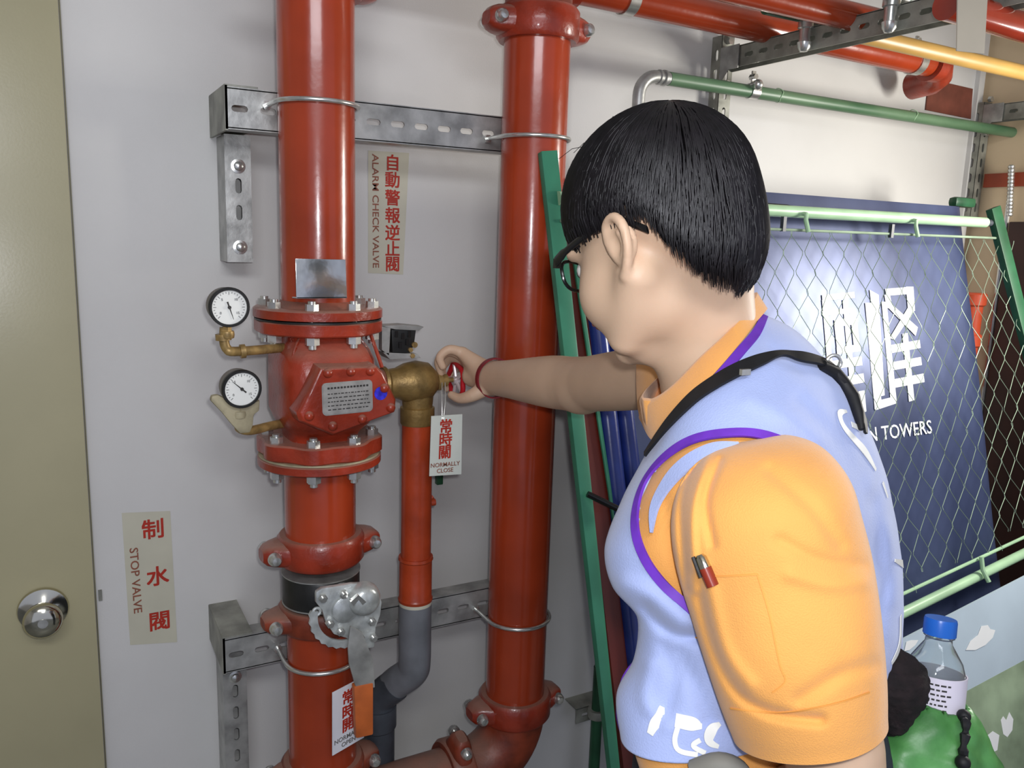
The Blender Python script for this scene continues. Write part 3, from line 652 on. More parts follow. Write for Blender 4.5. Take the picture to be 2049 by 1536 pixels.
# small bracket and dark pole at the lower right of the risers
w = onY(1160, 1425, -.05); t = thing('small_wall_bracket', 'small grey wall bracket holding a dark green pole, low beside the right riser', 'bracket', w)
bm = NB(); slotted(bm, (w[0]-.02, -.06, w[2]-.025), (1, 0, 0), (0, 0, 1), (0, 1, 0), .20, .045, .003, .045, .026, .01); box(bm, (w[0]+.08, -.03, w[2]+.02), (.20, .06, .003)); obj('angle_bar', bm, GALVD, t)
bm = NB(); lathe(bm, [(0, .026), (.012, .028), (.024, .026)], onY(1194, 1425, -.09)-np.array([0, 0, .012]), (0, 0, 1), 16); obj('pole_clamp', bm, GALVD, t)
p = onY(1194, 1425, -.09); bm = NB(); tube(bm, [(p[0], -.09, .01), (p[0], -.09, float(onY(1194, 1335, -.09)[2]))], .016, 16); tube(bm, [(p[0], -.09, float(onY(1194, 1335, -.09)[2])), (p[0], -.09, float(onY(1194, 1250, -.09)[2]))], .0135, 16)
lift(tag(obj('dark_green_pole', bm, DGREEN), 'thin dark green pole standing against the wall between riser and leaning frame', 'pole'))
# ------------------------------------------------------------------ green conduit and overhead pipes
yc_ = -.12
cz = 2.018; cx0 = float(onY(1345, 150, yc_)[0])
t = thing('green_conduit', 'long worn green conduit with a silver elbow running along the wall above the head', 'conduit', (cx0, yc_, cz))
bm = NB(); cyl(bm, (cx0-.012, yc_, cz), (XR, yc_, cz-.004), .0165, None, 20); obj('conduit', bm, CONDG, t)
ex = cx0-.10
bm = NB(); R_ = .05
pth = [(cx0-.01, yc_, cz), (ex+R_, yc_, cz)]+[(ex+R_-R_*math.sin(a), yc_, cz-R_+R_*math.cos(a)) for a in [PI/2*i/10 for i in range(1, 11)]]+[(ex, yc_, cz-.12), (ex, yc_, 1.2)]
tube(bm, pth, .0155, 18); obj('silver_elbow', bm, GALV, t, label='bare silver elbow end')
for x, ax_, r in ((cx0-.03, (1, 0, 0), .019), (cx0-.045, (1, 0, 0), .018)):
    bm = NB(); lathe(bm, [(0, .0155), (.001, r), (.007, r), (.008, .0155)], (x, yc_, cz), ax_, 20); obj('elbow_ring', bm, GALV, t)
bm = NB(); lathe(bm, [(0, .0155), (.001, .019), (.008, .019), (.009, .0155)], (ex, yc_, cz-.10), (0, 0, 1), 20); obj('elbow_ring', bm, GALV, t)
for i, px in enumerate((1555, 1828, 2036)):
    x = float(onY(px, 200, yc_)[0]); bm = NB(); tube(bm, [(x+.004*math.sin(3*a), yc_+.0175*math.cos(a), cz+.0175*math.sin(a)) for a in [2*PI*k/20 for k in range(20)]], .0012, 6, closed=True); obj('tie_wire', bm, PALEG, t)
def clamp(x, y, z, r, label, h=.03, m=ZINC):
    t = thing('pipe_clamp', label, 'clamp', (x, y, z)); w = .014
    bm = NB(); ri = r+.0005; ro = r+.003; n = 24
    inn = [(y+ri*math.cos(a), z+ri*math.sin(a)) for a in [2*PI*i/n for i in range(n)]]; out = [(y+ro*math.cos(a), z+ro*math.sin(a)) for a in [2*PI*i/n for i in range(n)]]
    rs = [[(x-w, *p) for p in inn], [(x-w, *p) for p in out], [(x+w, *p) for p in out], [(x+w, *p) for p in inn], [(x-w, *p) for p in inn]]
    loftrings(bm, rs, True, False, False); bmesh.ops.remove_doubles(bm, verts=bm.verts, dist=1e-6); obj('strap_ring', bm, m, t)
    bm = NB(); box(bm, (x, y, z+ro+h/2-.002), (.012, .005, h)); obj('strap_ear', bm, m, t)
    bm = NB(); hexcyl(bm, (x, y-.010, z+ro+h*.5), (x, y+.010, z+ro+h*.5), .008); obj('strap_bolt', bm, m, t)
    return t
cl = float(onY(1507, 160, yc_)[0])
clamp(cl, yc_, cz, .0165, 'small shiny clamp on the green conduit below the first strut bracket', .034)
bm = NB(); ball(bm, (cl-.012, yc_-.03, cz+.012), .014); lathe(bm, [(0, .010), (.02, .010)], (cl-.012, yc_-.03, cz+.012), (0, 1, 0), 12); lift(tag(obj('clamp_screw_head', bm, ZINC), 'bright round screw head on the clamp of the green conduit', 'screw'))
# strut brackets
def strut(label, X, ztop, zlow, arm_z, arm_l, w=.041):
    t = thing('strut_bracket', label, 'bracket', (X, 0, arm_z))
    bm = NB()
    slotted(bm, (X-w/2, -.041, zlow), (0, 0, 1), (1, 0, 0), (0, 1, 0), ztop-zlow, w, .003, .05, .03, .012)
    for s in (-1, 1): slotted(bm, (X+s*(w/2-.0015)-.0015, -.04, zlow), (0, 0, 1), (0, 1, 0), (1, 0, 0), ztop-zlow, .04, .003, .05, .03, .012)
    obj('wall_post', bm, GALVD, t, ang=30)
    bm = NB()
    for s in (-1, 1): slotted(bm, (X+s*(w/2-.0015)-.0015, -.041, arm_z-.026), (0, -1, 0), (0, 0, 1), (1, 0, 0), arm_l, .052, .003, .05, .03, .012)
    box(bm, (X, -.041-arm_l/2, arm_z+.026), (w, arm_l, .003)); obj('arm', bm, GALVD, t, ang=30)
    bm = NB()
    for dz in (-.02, .012, .04): hexcyl(bm, (X, -.041, arm_z+dz-.03), (X, -.052, arm_z+dz-.03), .009)
    bm.free()
    for dz in (-.06, .05):
        bm = NB(); hexcyl(bm, (X, -.041, arm_z+dz), (X, -.052, arm_z+dz), .010); obj('bracket_bolt', bm, ZINC, t)
    bm = NB(); prism(bm, [(X-w/2-.003, -.042, arm_z+.03), (X-w/2-.003, -.042, arm_z-.065), (X-w/2-.003, -.075, arm_z-.03), (X-w/2-.003, -.11, arm_z-.03), (X-w/2-.003, -.11, arm_z+.03)], (-.003, 0, 0)); obj('gusset', bm, GALV, t, bevel=.001)
    return t
X1 = float(onY(1452, 160, -.041)[0]); z1 = float(onY(1452, 118, -.041)[2])
strut('slotted galvanised strut arm reaching out from the wall above the head', X1, z1+.06, 1.62, z1-.005, .85)
X2 = float(onY(1966, 300, -.041)[0]); z2_ = float(onY(1966, 222, -.041)[2])
strut('second slotted strut bracket at the right end of the wall, above the mesh frame', X2, z2_+.03, 1.72, z2_-.01, .5)
at_ = z1+.024
def pxpipe(name, label, p0, p1, y, r, m, x0=None, x1=None, group=None, cat='pipe'):
    a = onY(*p0, y); b_ = onY(*p1, y); z = (a[2]+b_[2])/2; k = (b_[2]-a[2])/(b_[0]-a[0])*.5
    x0 = a[0] if x0 is None else x0; x1 = b_[0] if x1 is None else x1
    f = lambda x: (x, y, z+k*(x-(a[0]+b_[0])/2))
    bm = NB(); cyl(bm, f(x0), f(x1), r, None, 32); o = obj(name, bm, m); tag(o, label, cat, group); lift(o); return f
f1_ = pxpipe('overhead_red_pipe', 'long red pipe along the wall near the ceiling, ending behind the second strut', (1450, 34), (1900, 140), -.19, .036, RED, x0=.55, x1=2.28)
for x, lb in ((.99, 'red collar on the long overhead pipe, right of the riser top'),):
    bm = NB(); lathe(bm, [(0, .036), (.002, .046), (.05, .046), (.052, .036)], f1_(x), (1, 0, 0), 28); lift(tag(obj('pipe_collar', bm, RED2), lb, 'collar'))
p = f1_(1.18); clamp(p[0], p[1], p[2], .036, 'silver clamp on the long overhead red pipe at the top edge of the photo')
xk = float(onY(1950, 160, -.19)[0]); p = f1_(min(xk, 2.2)); clamp(p[0], p[1], p[2], .036, 'silver strap round the right end of the long overhead red pipe')
p = f1_(2.28); bm = NB(); tube(bm, [p, (p[0]+.03, p[1], p[2]-.004), (p[0]+.06, p[1]+.02, p[2]-.02), (p[0]+.075, p[1]+.05, p[2]-.03), (p[0]+.08, p[1]+.12, p[2]-.035)], .04, 24); lathe(bm, [(0, .036), (.002, .048), (.04, .048), (.042, .036)], (p[0]-.02, p[1], p[2]), (1, 0, 0), 28)
lift(tag(obj('overhead_elbow', bm, RED2), 'red elbow turning into the wall at the right end of the overhead pipe', 'elbow'))
f2_ = pxpipe('overhead_red_pipe', 'shorter red pipe resting above the first strut arm at the top edge', (1560, -2), (1665, 24), -.44, .030, RED, x0=.7, x1=X1+.12)
f3_ = pxpipe('yellow_pipe', 'yellow pipe at the top right, under the shiny red pipe', (1850, 98), (2040, 145), -.42, .019, YELL, x0=X1+.03, x1=XR)
f4_ = pxpipe('overhead_red_pipe', 'shiny red pipe at the top right corner, nearest the camera', (1905, 10), (2035, 52), -.78, .028, mat('shiny_red_paint', (170, 62, 42), .12, coat=.6), x0=float(onY(1893, 6, -.78)[0]), x1=XR)
for y, lb in ((-.33, 'silver pipe clamp on the strut arm, leftmost of three'), (-.56, 'silver pipe clamp on the strut arm, middle of three'), (-.76, 'silver pipe clamp near the strut arm end beside the hanging grey strip')):
    zc = at_+.024
    bm = NB(); cyl(bm, (X1-.16, y, zc), (X1+.16, y, zc), .017, None, 20); lift(tag(obj('green_stub_conduit', bm, DGREEN), {-.33: 'dark green conduit stub under the leftmost silver clamp of the strut arm', -.56: 'dark green conduit stub under the middle silver clamp of the strut arm', -.76: 'dark green conduit stub at the strut arm end, near the grey strip'}[y], 'conduit'))
    clamp(X1, y, zc, .017, lb, .05)
    bm = NB()
    lathe(bm, [(-.062, .0001), (-.060, .009), (-.052, .015), (-.040, .017), (-.038, .013), (-.01, .013), (-.008, .018), (.018, .018), (.020, .014), (.045, .014), (.05, .010), (.051, .0001)], (X1-.040, y-.012, at_), (0, 0, 1), 20)
    lift(tag(obj('hanging_bolt', bm, ZINC), {-.33: 'bright bolt hanging below the leftmost clamp of the strut arm', -.56: 'bright bolt hanging below the middle clamp of the strut arm', -.76: 'bright bolt below the clamp at the strut arm end'}[y], 'bolt'))
sy = -.85
bm = NB(); c4 = [onY(*p, sy) for p in ((1915, -60), (1977, -60), (1967, 108), (1912, 102))]; prism(bm, c4, (0, -.002, 0)); lift(tag(obj('hanging_strip', bm, TAPE), 'plain grey strip hanging in front of the strut arm at the top right', 'strip'))

# ------------------------------------------------------------------ leaning boards and mesh frame
LD = np.array([0, KL, 1.0]); LD /= np.linalg.norm(LD); LN = np.array([0, -1.0, KL]); LN /= np.linalg.norm(LN)
def lean_strip(name, label, cat, pxs, off, th, m, zbot=.02, bevel=.0015, group=None):
    """pxs: four photo points TL,TR,BR,BL on the leaning plane; extended down to the floor"""
    a, b_, c_, d_ = [onP(*p, off) for p in pxs]
    def down(p, q):
        k = (p[2]-zbot)/(p[2]-q[2]); return p+(q-p)*k
    bm = NB(); prism(bm, [a, b_, down(b_, c_), down(a, d_)], -LN*th); return lift(tag(obj(name, bm, m, bevel=bevel), label, cat, group))
lean_strip('green_frame_post', 'teal green post leaning in front of the right riser', 'post', ((1083, 302), (1115, 300), (1240, 1530), (1221, 1530)), 0, .016, TEAL)
lean_strip('brown_board', 'dark red-brown board leaning beside the teal green post', 'board', ((1122, 500), (1170, 500), (1292, 1500), (1243, 1500)), .022, .02, BROWNB)
lean_strip('green_edge_strip', 'thin green strip leaning between the brown board and the blue roll', 'strip', ((1147, 520), (1155, 520), (1242, 1100), (1236, 1100)), .012, .006, TEAL)
# blue rolls of film
for px0, px1, w_, lb in ((1188, 1262, .022, 'dark blue rolled film leaning right of the brown board'), (1222, 1300, .020, 'blue rolled film leaning between the other blue roll and the poster board')):
    a = onP(px0, 600, .024); b_ = onP(px1, 1250, .024); k = (a[2]-.02)/(a[2]-b_[2]); e = a+(b_-a)*k; s_ = a+(a-b_)*.15
    bm = NB(); tube(bm, [s_, (s_+e)/2, e], w_, 16); lift(tag(obj('blue_film_roll', bm, BLUEB), lb, 'roll'))
a = onP(1175, 988, -.01); b_ = onP(1245, 1022, -.03)
bm = NB(); tube(bm, [a, (a+b_)/2, b_], .0065, 10); lift(tag(obj('black_hook', bm, GLS), 'short black hook over the teal post beside the vest', 'hook'))
# poster board with a bent right edge
A = onP(1528, 384, .05); B = onP(1951, 415, .05); zt_ = float((A[2]+B[2])/2); Cc = onP(2030, 1085, .05); xr_ = float((B[0]+Cc[0])/2)
PX0, PX1, PZ0 = .985, xr_+.03, .62
t = thing('poster_board', 'dark blue glossy board with white lettering standing behind the wire mesh', 'poster', (1.7, -.4, PZ0))
POFF = .05
def psurf(x, z):
    o_ = POFF; d = max(0, x-(PX1-.13)); o_ += .9*d*d/.13*1.0
    o_ += .004*math.sin(x*5+z*2)+.003*math.sin(z*7+x)
    p = plz(x, z, o_); return p
NX, NZ = 60, 50; bm = NB(); g = []; g2 = []
for j in range(NZ+1):
    z = PZ0+(zt_-PZ0)*j/NZ
    g.append([bm.verts.new(V(psurf(PX0+(PX1-PX0)*i/NX, z))) for i in range(NX+1)]); g2.append([bm.verts.new(V(psurf(PX0+(PX1-PX0)*i/NX, z)-LN*.008)) for i in range(NX+1)])
for j in range(NZ):
    for i in range(NX):
        bm.faces.new((g[j][i], g[j][i+1], g[j+1][i+1], g[j+1][i])); bm.faces.new((g2[j][i], g2[j+1][i], g2[j+1][i+1], g2[j][i+1]))
for i in range(NX):
    bm.faces.new((g[0][i], g2[0][i], g2[0][i+1], g[0][i+1])); bm.faces.new((g[NZ][i], g[NZ][i+1], g2[NZ][i+1], g2[NZ][i]))
for j in range(NZ):
    bm.faces.new((g[j][0], g[j+1][0], g2[j+1][0], g2[j][0])); bm.faces.new((g[j][NX], g2[j][NX], g2[j+1][NX], g[j+1][NX]))
obj('board', bm, POSTER, t)
def pon(px, py, up=.0015):
    p = onP(px, py, POFF); q = psurf(float(p[0]), float(p[2])); return q+LN*up
WI = mat('white_poster_ink', (238, 240, 240), .4, var=.02)
glyph = [  # strokes of the stylised right-hand character, photo pixels
 [(1728, 606), (1740, 606), (1760, 815), (1745, 818)], [(1745, 802), (1788, 792), (1790, 806), (1746, 820)], [(1762, 604), (1772, 604), (1790, 806), (1778, 808)],
 [(1738, 580), (1756, 590), (1765, 790), (1757, 792)], [(1770, 578), (1826, 574), (1827, 588), (1771, 592)], [(1813, 574), (1828, 574), (1830, 622), (1816, 622)],
 [(1768, 590), (1780, 592), (1784, 618), (1772, 616)], [(1772, 612), (1784, 610), (1835, 655), (1830, 672)], [(1818, 612), (1830, 620), (1786, 680), (1777, 676)],
 [(1779, 690), (1838, 680), (1840, 696), (1780, 706)], [(1782, 724), (1840, 714), (1842, 730), (1784, 740)], [(1785, 758), (1845, 747), (1847, 764), (1787, 775)], [(1803, 668), (1814, 666), (1826, 800), (1815, 803)],
 # right part of the left-hand character
 [(1640, 590), (1706, 584), (1707, 596), (1641, 602)], [(1640, 622), (1700, 616), (1701, 626), (1641, 632)], [(1664, 640), (1708, 634), (1709, 648), (1665, 654)], [(1698, 640), (1710, 638), (1716, 700), (1704, 702)], [(1664, 650), (1676, 648), (1682, 706), (1670, 708)], [(1668, 694), (1716, 688), (1717, 702), (1669, 708)],
 [(1655, 722), (1718, 712), (1720, 730), (1656, 738)], [(1690, 752), (1722, 746), (1724, 764), (1692, 770)], [(1712, 782), (1724, 780), (1728, 822), (1716, 826)], [(1682, 600), (1692, 600), (1704, 760), (1694, 762)], [(1640, 600), (1650, 600), (1660, 735), (1650, 737)]]
for s in glyph:
    q4 = [pon(*p) for p in s]; 
    bm = NB(); prism(bm, q4, LN*.001); obj('painted_stroke', bm, WI, t, smooth=False)
L0 = pon(1737, 880); L1 = pon(1857, 846); xd = (L1-L0); wl = np.linalg.norm(xd); xd = np.array([1., 0, 0]); yd = LD
o = text('lettering', 'N TOWERS', (L0+L1)/2, xd, yd, .052, WI, t, thick=.006)
me = o.data; co = np.empty(len(me.vertices)*3); me.vertices.foreach_get('co', co); co = co.reshape(-1, 3); mx = (co[:, 0].max()+co[:, 0].min())/2; kx = (abs(L1[0]-L0[0])*1.04)/(co[:, 0].max()-co[:, 0].min())
co[:, 0] = mx+(co[:, 0]-mx)*kx; me.vertices.foreach_set('co', co.ravel()); me.update()
# seams of the upper band
bm = NB(); a = pon(1531, 408, .001); b_ = pon(1945, 436, .001)
tube(bm, [a, (a+b_)/2+LN*.001, b_], .0025, 6); obj('top_band_fold', bm, BLACKM, t)
# dark board behind it, rolled green at the top right
bm = NB(); w = onP(1925, 405, .09); box(bm, w, (.10, .03, .03)); lift(tag(obj('green_roll', bm, DGREEN, bevel=.012), 'small dark green roll on top of the blue board at its right end', 'roll'))
# mesh frame
t = thing('wire_mesh_frame', 'pale green tube frame with diamond wire mesh leaning before the blue board', 'frame', (1.7, -.75, 0))
FX0, FX1 = .915, 2.405
zt2 = 1.70; TR = .0145
def fz(x): return .602+.117*(x-.915)
bm = NB(); cyl(bm, plz(FX0, zt2), plz(FX1-.03, zt2+.003), TR, None, 20); obj('top_tube', bm, PALEG, t)
bm = NB(); cyl(bm, plz(FX1-.035, zt2+.003), plz(FX1+.02, zt2+.003), .010, None, 12); obj('tube_end', bm, GREYD, t, label='dull end of the top tube')
bm = NB(); cyl(bm, plz(1.32, fz(1.32)), plz(2.56, fz(2.56)), TR*.9, None, 20); obj('bottom_tube', bm, PALEG, t)
a = onP(1992, 418, -.015); b_ = onP(2049, 645, -.015); k = (a[2]-.02)/(a[2]-b_[2]); 
bm = NB(); prism(bm, [a+np.array([-.018, 0, 0]), a+np.array([.022, 0, .012]), a+(b_-a)*2.9+np.array([.025, 0, 0]), a+(b_-a)*2.9+np.array([-.015, 0, 0])], -LN*.02); obj('right_post', bm, DGREEN, t, bevel=.002, label='dark green right post')
bm = NB(); cyl(bm, plz(FX0, zt2-.045, -.004), plz(2.42, zt2-.04, -.004), .0035, None, 8); obj('top_wire', bm, WIRE, t)
bm = NB(); cyl(bm, plz(1.32, fz(1.32)+.05, -.004), plz(2.52, fz(2.52)+.045, -.004), .0045, None, 8); obj('bottom_wire', bm, PALEG, t)
for px, py in ((1612, 440), (1832, 452)):
    p = onP(px, py, -.018); bm = NB(); tube(bm, [p+np.array([0, .02, .016]), p+np.array([0, 0, .014]), p, p-LD*.03+np.array([.004, 0, 0])], .0055, 8); obj('hook_clip', bm, PALEG, t)
for px, py in ((1567, 448), (1783, 462)):
    p = onP(px, py, -.008); bm = NB(); box(bm, p, (.010, .01, .035)); obj('dark_clip', bm, GREYD, t)
p = onP(1966, 1140, -.018); bm = NB(); tube(bm, [p+LD*.035, p, p-LD*.03+np.array([.006, -.01, 0])], .006, 8); obj('hook_clip', bm, PALEG, t)
PW, PH_ = .0355, .094; i = 0; x = 1.2
while x < 2.50:
    zz = zt2-.046; pts = []; s = 1 if i % 2 else -1; rows = 0
    while zz > fz(x)+.045:
        j = .004*math.sin(i*2.1+rows*1.3); pts.append(plz(x+s*(PW/2-.0015)*(1 if rows % 2 else -1)+j, zz, -.006+.002*math.sin(i+rows))); 
        # short twisted joint
        pts.append(plz(x+s*(PW/2-.0015)*(1 if rows % 2 else -1)+j, zz-.008, -.006)); zz -= PH_/2; rows += 1
    bm = NB(); tube(bm, pts, .0010, 4); obj('mesh_wire', bm, WIRE, t, smooth=False); x += PW; i += 1
# pale printed panel low on the right
t = thing('printed_panel', 'pale blue and green printed panel leaning under the mesh frame, behind the bottle', 'panel', (2.0, -.7, .1))
def pan(px, py, up=0.): return onP(px, py, -.05)+LN*up
def panz(x, z, up=0.): return plz(x, z, -.05)+LN*up
bm = NB(); prism(bm, [panz(1.5, fz(1.5)-.02), panz(2.6, fz(2.6)-.02), panz(2.6, .1), panz(1.5, .1)], -LN*.006); obj('panel_sheet', bm, PRINTP, t, smooth=False)
gl = [pan(*p, .0006) for p in ((1700, 1500), (1900, 1400), (2049, 1320), (2090, 1312), (2100, 1640), (1820, 1700))]
bm = NB(); prism(bm, gl, LN*.0004); obj('green_print_area', bm, PRINTG, t, smooth=False)
for pts in (((1931, 1300), (1940, 1282), (1955, 1270), (1962, 1252), (1975, 1250), (1980, 1258), (1990, 1260), (1985, 1275), (1970, 1290), (1950, 1300)), ((1812, 1283), (1822, 1280), (1836, 1280), (1830, 1290), (1818, 1300), (1808, 1302)),
            ((2001, 1440), (2006, 1432), (2012, 1440), (2018, 1424), (2026, 1438), (2024, 1460), (2014, 1474), (2006, 1468)), ((1975, 1470), (1985, 1462), (1998, 1470), (1994, 1500), (1984, 1505))):
    bm = NB(); prism(bm, [pan(*p, .0012) for p in pts], LN*.0004); obj('printed_shape', bm, WI, t, smooth=False)
# ------------------------------------------------------------------ signed-distance sculpting
class SDF:
    def __init__(s, h): s.h = h; s.ops = []
    def cap(s, a, b, ra, rb=None, k=.012, sub=False):
        s.ops.append(('c', np.array(a, float), np.array(b, float), ra, ra if rb is None else rb, k, sub)); return s
    def chain(s, pts, rs, k=.01):
        Q = np.array(spline([np.append(np.array(p, float), r) for p, r in zip(pts, rs)], 4)) if len(pts) > 2 else np.array([np.append(p, r) for p, r in zip(pts, rs)])
        s.ops.append(('h', Q[:, :3], None, Q[:, 3], None, k, False)); return s
    def ell(s, c, r, ax=None, k=.012, sub=False):
        s.ops.append(('e', np.array(c, float), np.array(r, float), np.eye(3) if ax is None else np.array(ax, float), None, k, sub)); return s
    def mesh(s, name, pad=.012):
        lo = np.full(3, 1e9); hi = -lo
        for o in s.ops:
            if o[6]: continue
            if o[0] == 'h': pts = [o[1].min(0)-o[3].max(), o[1].max(0)+o[3].max()]
            elif o[0] == 'c': pts = [o[1]-o[3], o[1]+o[3], o[2]-o[4], o[2]+o[4]]
            else: pts = [o[1]-o[2].max(), o[1]+o[2].max()]
            for p in pts: lo = np.minimum(lo, p); hi = np.maximum(hi, p)
        lo -= pad; hi += pad; h = s.h; N = np.ceil((hi-lo)/h).astype(int)+1
        F = np.full(N, .05, np.float32)
        for o in s.ops:
            k = o[5]
            if o[0] == 'h': m = o[3].max()+.03; l = o[1].min(0)-m; u = o[1].max(0)+m
            elif o[0] == 'c': m = max(o[3], o[4])+.03; l = np.minimum(o[1], o[2])-m; u = np.maximum(o[1], o[2])+m
            else: m = o[2].max()+.03; l = o[1]-m; u = o[1]+m
            i0 = np.clip(((l-lo)/h).astype(int), 0, N-1); i1 = np.clip(((u-lo)/h).astype(int)+2, 1, N)
            if (i1 <= i0).any(): continue
            X = (lo[0]+h*np.arange(i0[0], i1[0])).astype(np.float32)[:, None, None]
            Y = (lo[1]+h*np.arange(i0[1], i1[1])).astype(np.float32)[None, :, None]
            Z = (lo[2]+h*np.arange(i0[2], i1[2])).astype(np.float32)[None, None, :]
            if o[0] == 'h':
                D = None
                for a, b, ra, rb in zip(o[1][:-1], o[1][1:], o[3][:-1], o[3][1:]):
                    d = b-a; L2 = max(d.dot(d), 1e-12); t = np.clip(((X-a[0])*d[0]+(Y-a[1])*d[1]+(Z-a[2])*d[2])/L2, 0, 1)
                    Di = np.sqrt((X-a[0]-t*d[0])**2+(Y-a[1]-t*d[1])**2+(Z-a[2]-t*d[2])**2)-(ra+t*(rb-ra)); D = Di if D is None else np.minimum(D, Di)
            elif o[0] == 'c':
                a, b = o[1], o[2]; d = b-a; L2 = max(d.dot(d), 1e-12)
                t = np.clip(((X-a[0])*d[0]+(Y-a[1])*d[1]+(Z-a[2])*d[2])/L2, 0, 1)
                D = np.sqrt((X-a[0]-t*d[0])**2+(Y-a[1]-t*d[1])**2+(Z-a[2]-t*d[2])**2)-(o[3]+t*(o[4]-o[3]))
            else:
                c, r, A = o[1], o[2], o[3]; dx, dy, dz = X-c[0], Y-c[1], Z-c[2]
                q = [(dx*A[i][0]+dy*A[i][1]+dz*A[i][2])/r[i] for i in range(3)]; q2 = [v/r[i] for i, v in enumerate(q)]
                k0 = np.sqrt(q[0]**2+q[1]**2+q[2]**2); k1 = np.sqrt(q2[0]**2+q2[1]**2+q2[2]**2)+1e-9
                D = k0*(k0-1)/k1
            S = F[i0[0]:i1[0], i0[1]:i1[1], i0[2]:i1[2]]
            if o[6]:
                D = -D; hh = np.maximum(k-np.abs(S-D), 0)/k; S[...] = np.maximum(S, D)+hh*hh*k*.25
            else:
                hh = np.maximum(k-np.abs(S-D), 0)/k; S[...] = np.minimum(S, D)-hh*hh*k*.25
        I = F < 0; cnt = np.zeros(N-1, np.int8)
        for i in (0, 1):
            for j in (0, 1):
                for k in (0, 1): cnt += I[i:N[0]-1+i, j:N[1]-1+j, k:N[2]-1+k]
        act = np.argwhere((cnt > 0) & (cnt < 8)); n = len(act); idx = np.full(N-1, -1, np.int32); idx[act[:, 0], act[:, 1], act[:, 2]] = np.arange(n)
        P = np.zeros((n, 3)); C_ = np.zeros(n); cor = [(i, j, k) for i in (0, 1) for j in (0, 1) for k in (0, 1)]
        val = {c: F[act[:, 0]+c[0], act[:, 1]+c[1], act[:, 2]+c[2]] for c in cor}
        for c in cor:
            for ax in range(3):
                if c[ax]: continue
                e = list(c); e[ax] = 1; va, vb = val[c], val[tuple(e)]; m = (va < 0) != (vb < 0); t = va[m]/(va[m]-vb[m])
                q = np.tile(np.array(c, float), (m.sum(), 1)); q[:, ax] = t; P[m] += q; C_[m] += 1
        P = P/C_[:, None]; P = lo+(act+P)*h
        quads = []
        for ax in range(3):
            sl0 = [slice(None)]*3; sl1 = [slice(None)]*3; sl0[ax] = slice(0, -1); sl1[ax] = slice(1, None)
            a, b = I[tuple(sl0)], I[tuple(sl1)]; e = np.argwhere(a != b); 
            o1, o2 = [(1, 2), (2, 0), (0, 1)][ax]
            e = e[(e[:, o1] > 0) & (e[:, o2] > 0)]; e = e[(e[:, o1] < N[o1]-1) & (e[:, o2] < N[o2]-1)]
            fl = a[e[:, 0], e[:, 1], e[:, 2]]; vs = []
            for d1, d2 in ((-1, -1), (0, -1), (0, 0), (-1, 0)):
                q = e.copy(); q[:, o1] += d1; q[:, o2] += d2; vs.append(idx[q[:, 0], q[:, 1], q[:, 2]])
            Q = np.stack(vs, 1); Q[~fl] = Q[~fl][:, ::-1]; quads.append(Q)
        Q = np.concatenate(quads); Q = Q[(Q >= 0).all(1)]
        return npmesh(name, P, Q)
def npmesh(name, P, Q):
    me = bpy.data.meshes.new(name); me.vertices.add(len(P)); me.vertices.foreach_set('co', np.ascontiguousarray(P, dtype=np.float32).ravel())
    me.loops.add(Q.size); me.loops.foreach_set('vertex_index', np.ascontiguousarray(Q, dtype=np.int32).ravel())
    me.polygons.add(len(Q)); me.polygons.foreach_set('loop_start', np.arange(0, Q.size, Q.shape[1], dtype=np.int32))
    me.update(calc_edges=True); return me
def coords(me):
    co = np.empty(len(me.vertices)*3); me.vertices.foreach_get('co', co); return co.reshape(-1, 3)
def proj(P):
    c = (np.asarray(P)-CC) @ RC; return np.stack([1024+FPX*c[..., 0]/-c[..., 2], 768-FPX*c[..., 1]/-c[..., 2], -c[..., 2]], -1)

# ------------------------------------------------------------------ the person
Rh = RC[:, 0].copy(); Rh[2] = 0; Rh /= np.linalg.norm(Rh); Fh = np.cross([0, 0, 1], Rh); ZZ = np.array([0, 0, 1.])
yaw = math.radians(48); fh = -math.cos(yaw)*Rh+math.sin(yaw)*Fh
pit = math.radians(21); HF = fh*math.cos(pit)-ZZ*math.sin(pit); HU = fh*math.sin(pit)+ZZ*math.cos(pit); HL = np.cross(HU, HF)
HS = 1.06; HO = at(1324, 500, .925)
def H(x, y, z): return HO+HS*(HF*x+HL*y+HU*z)
HA = [HF, HL, HU]
person = thing('person', 'person in an orange polo and light blue vest reaching out to turn the brass valve', 'person', (HO[0]+.08, HO[1]-.05, 0))
body = SDF(.003)
e = lambda x, y, z, a, b, c, k=.012, sub=False: body.ell(H(x, y, z), np.array([a, b, c])*HS, HA, k, sub)
e(-.012, 0, .045, .098, .077, .083); e(.030, 0, -.010, .066, .066, .082, .02); e(.02, 0, -.05, .055, .056, .045, .02)
for s in (-1, 1):
    body.cap(H(-.005, s*.058, -.03), H(.045, s*.036, -.082), .020*HS, .018*HS, .02)
    e(.052, s*.036, -.035, .034, .030, .034, .02); e(.078, s*.030, .022, .018, .026, .010, .012); e(.087, s*.031, .005, .013, .016, .011, .006, True)
body.cap(H(.05, 0, -.088), H(.072, 0, -.090), .026*HS, .018*HS, .02)
body.chain([H(.085, 0, .022), H(.104, 0, -.012), H(.110, 0, -.024)], [.008, .010, .013], .010)
for s in (-1, 1): body.cap(H(.100, s*.011, -.027), H(.094, s*.015, -.028), .008, .007, .006)
body.cap(H(.090, -.016, -.052), H(.090, .016, -.052), .010, .010, .008)
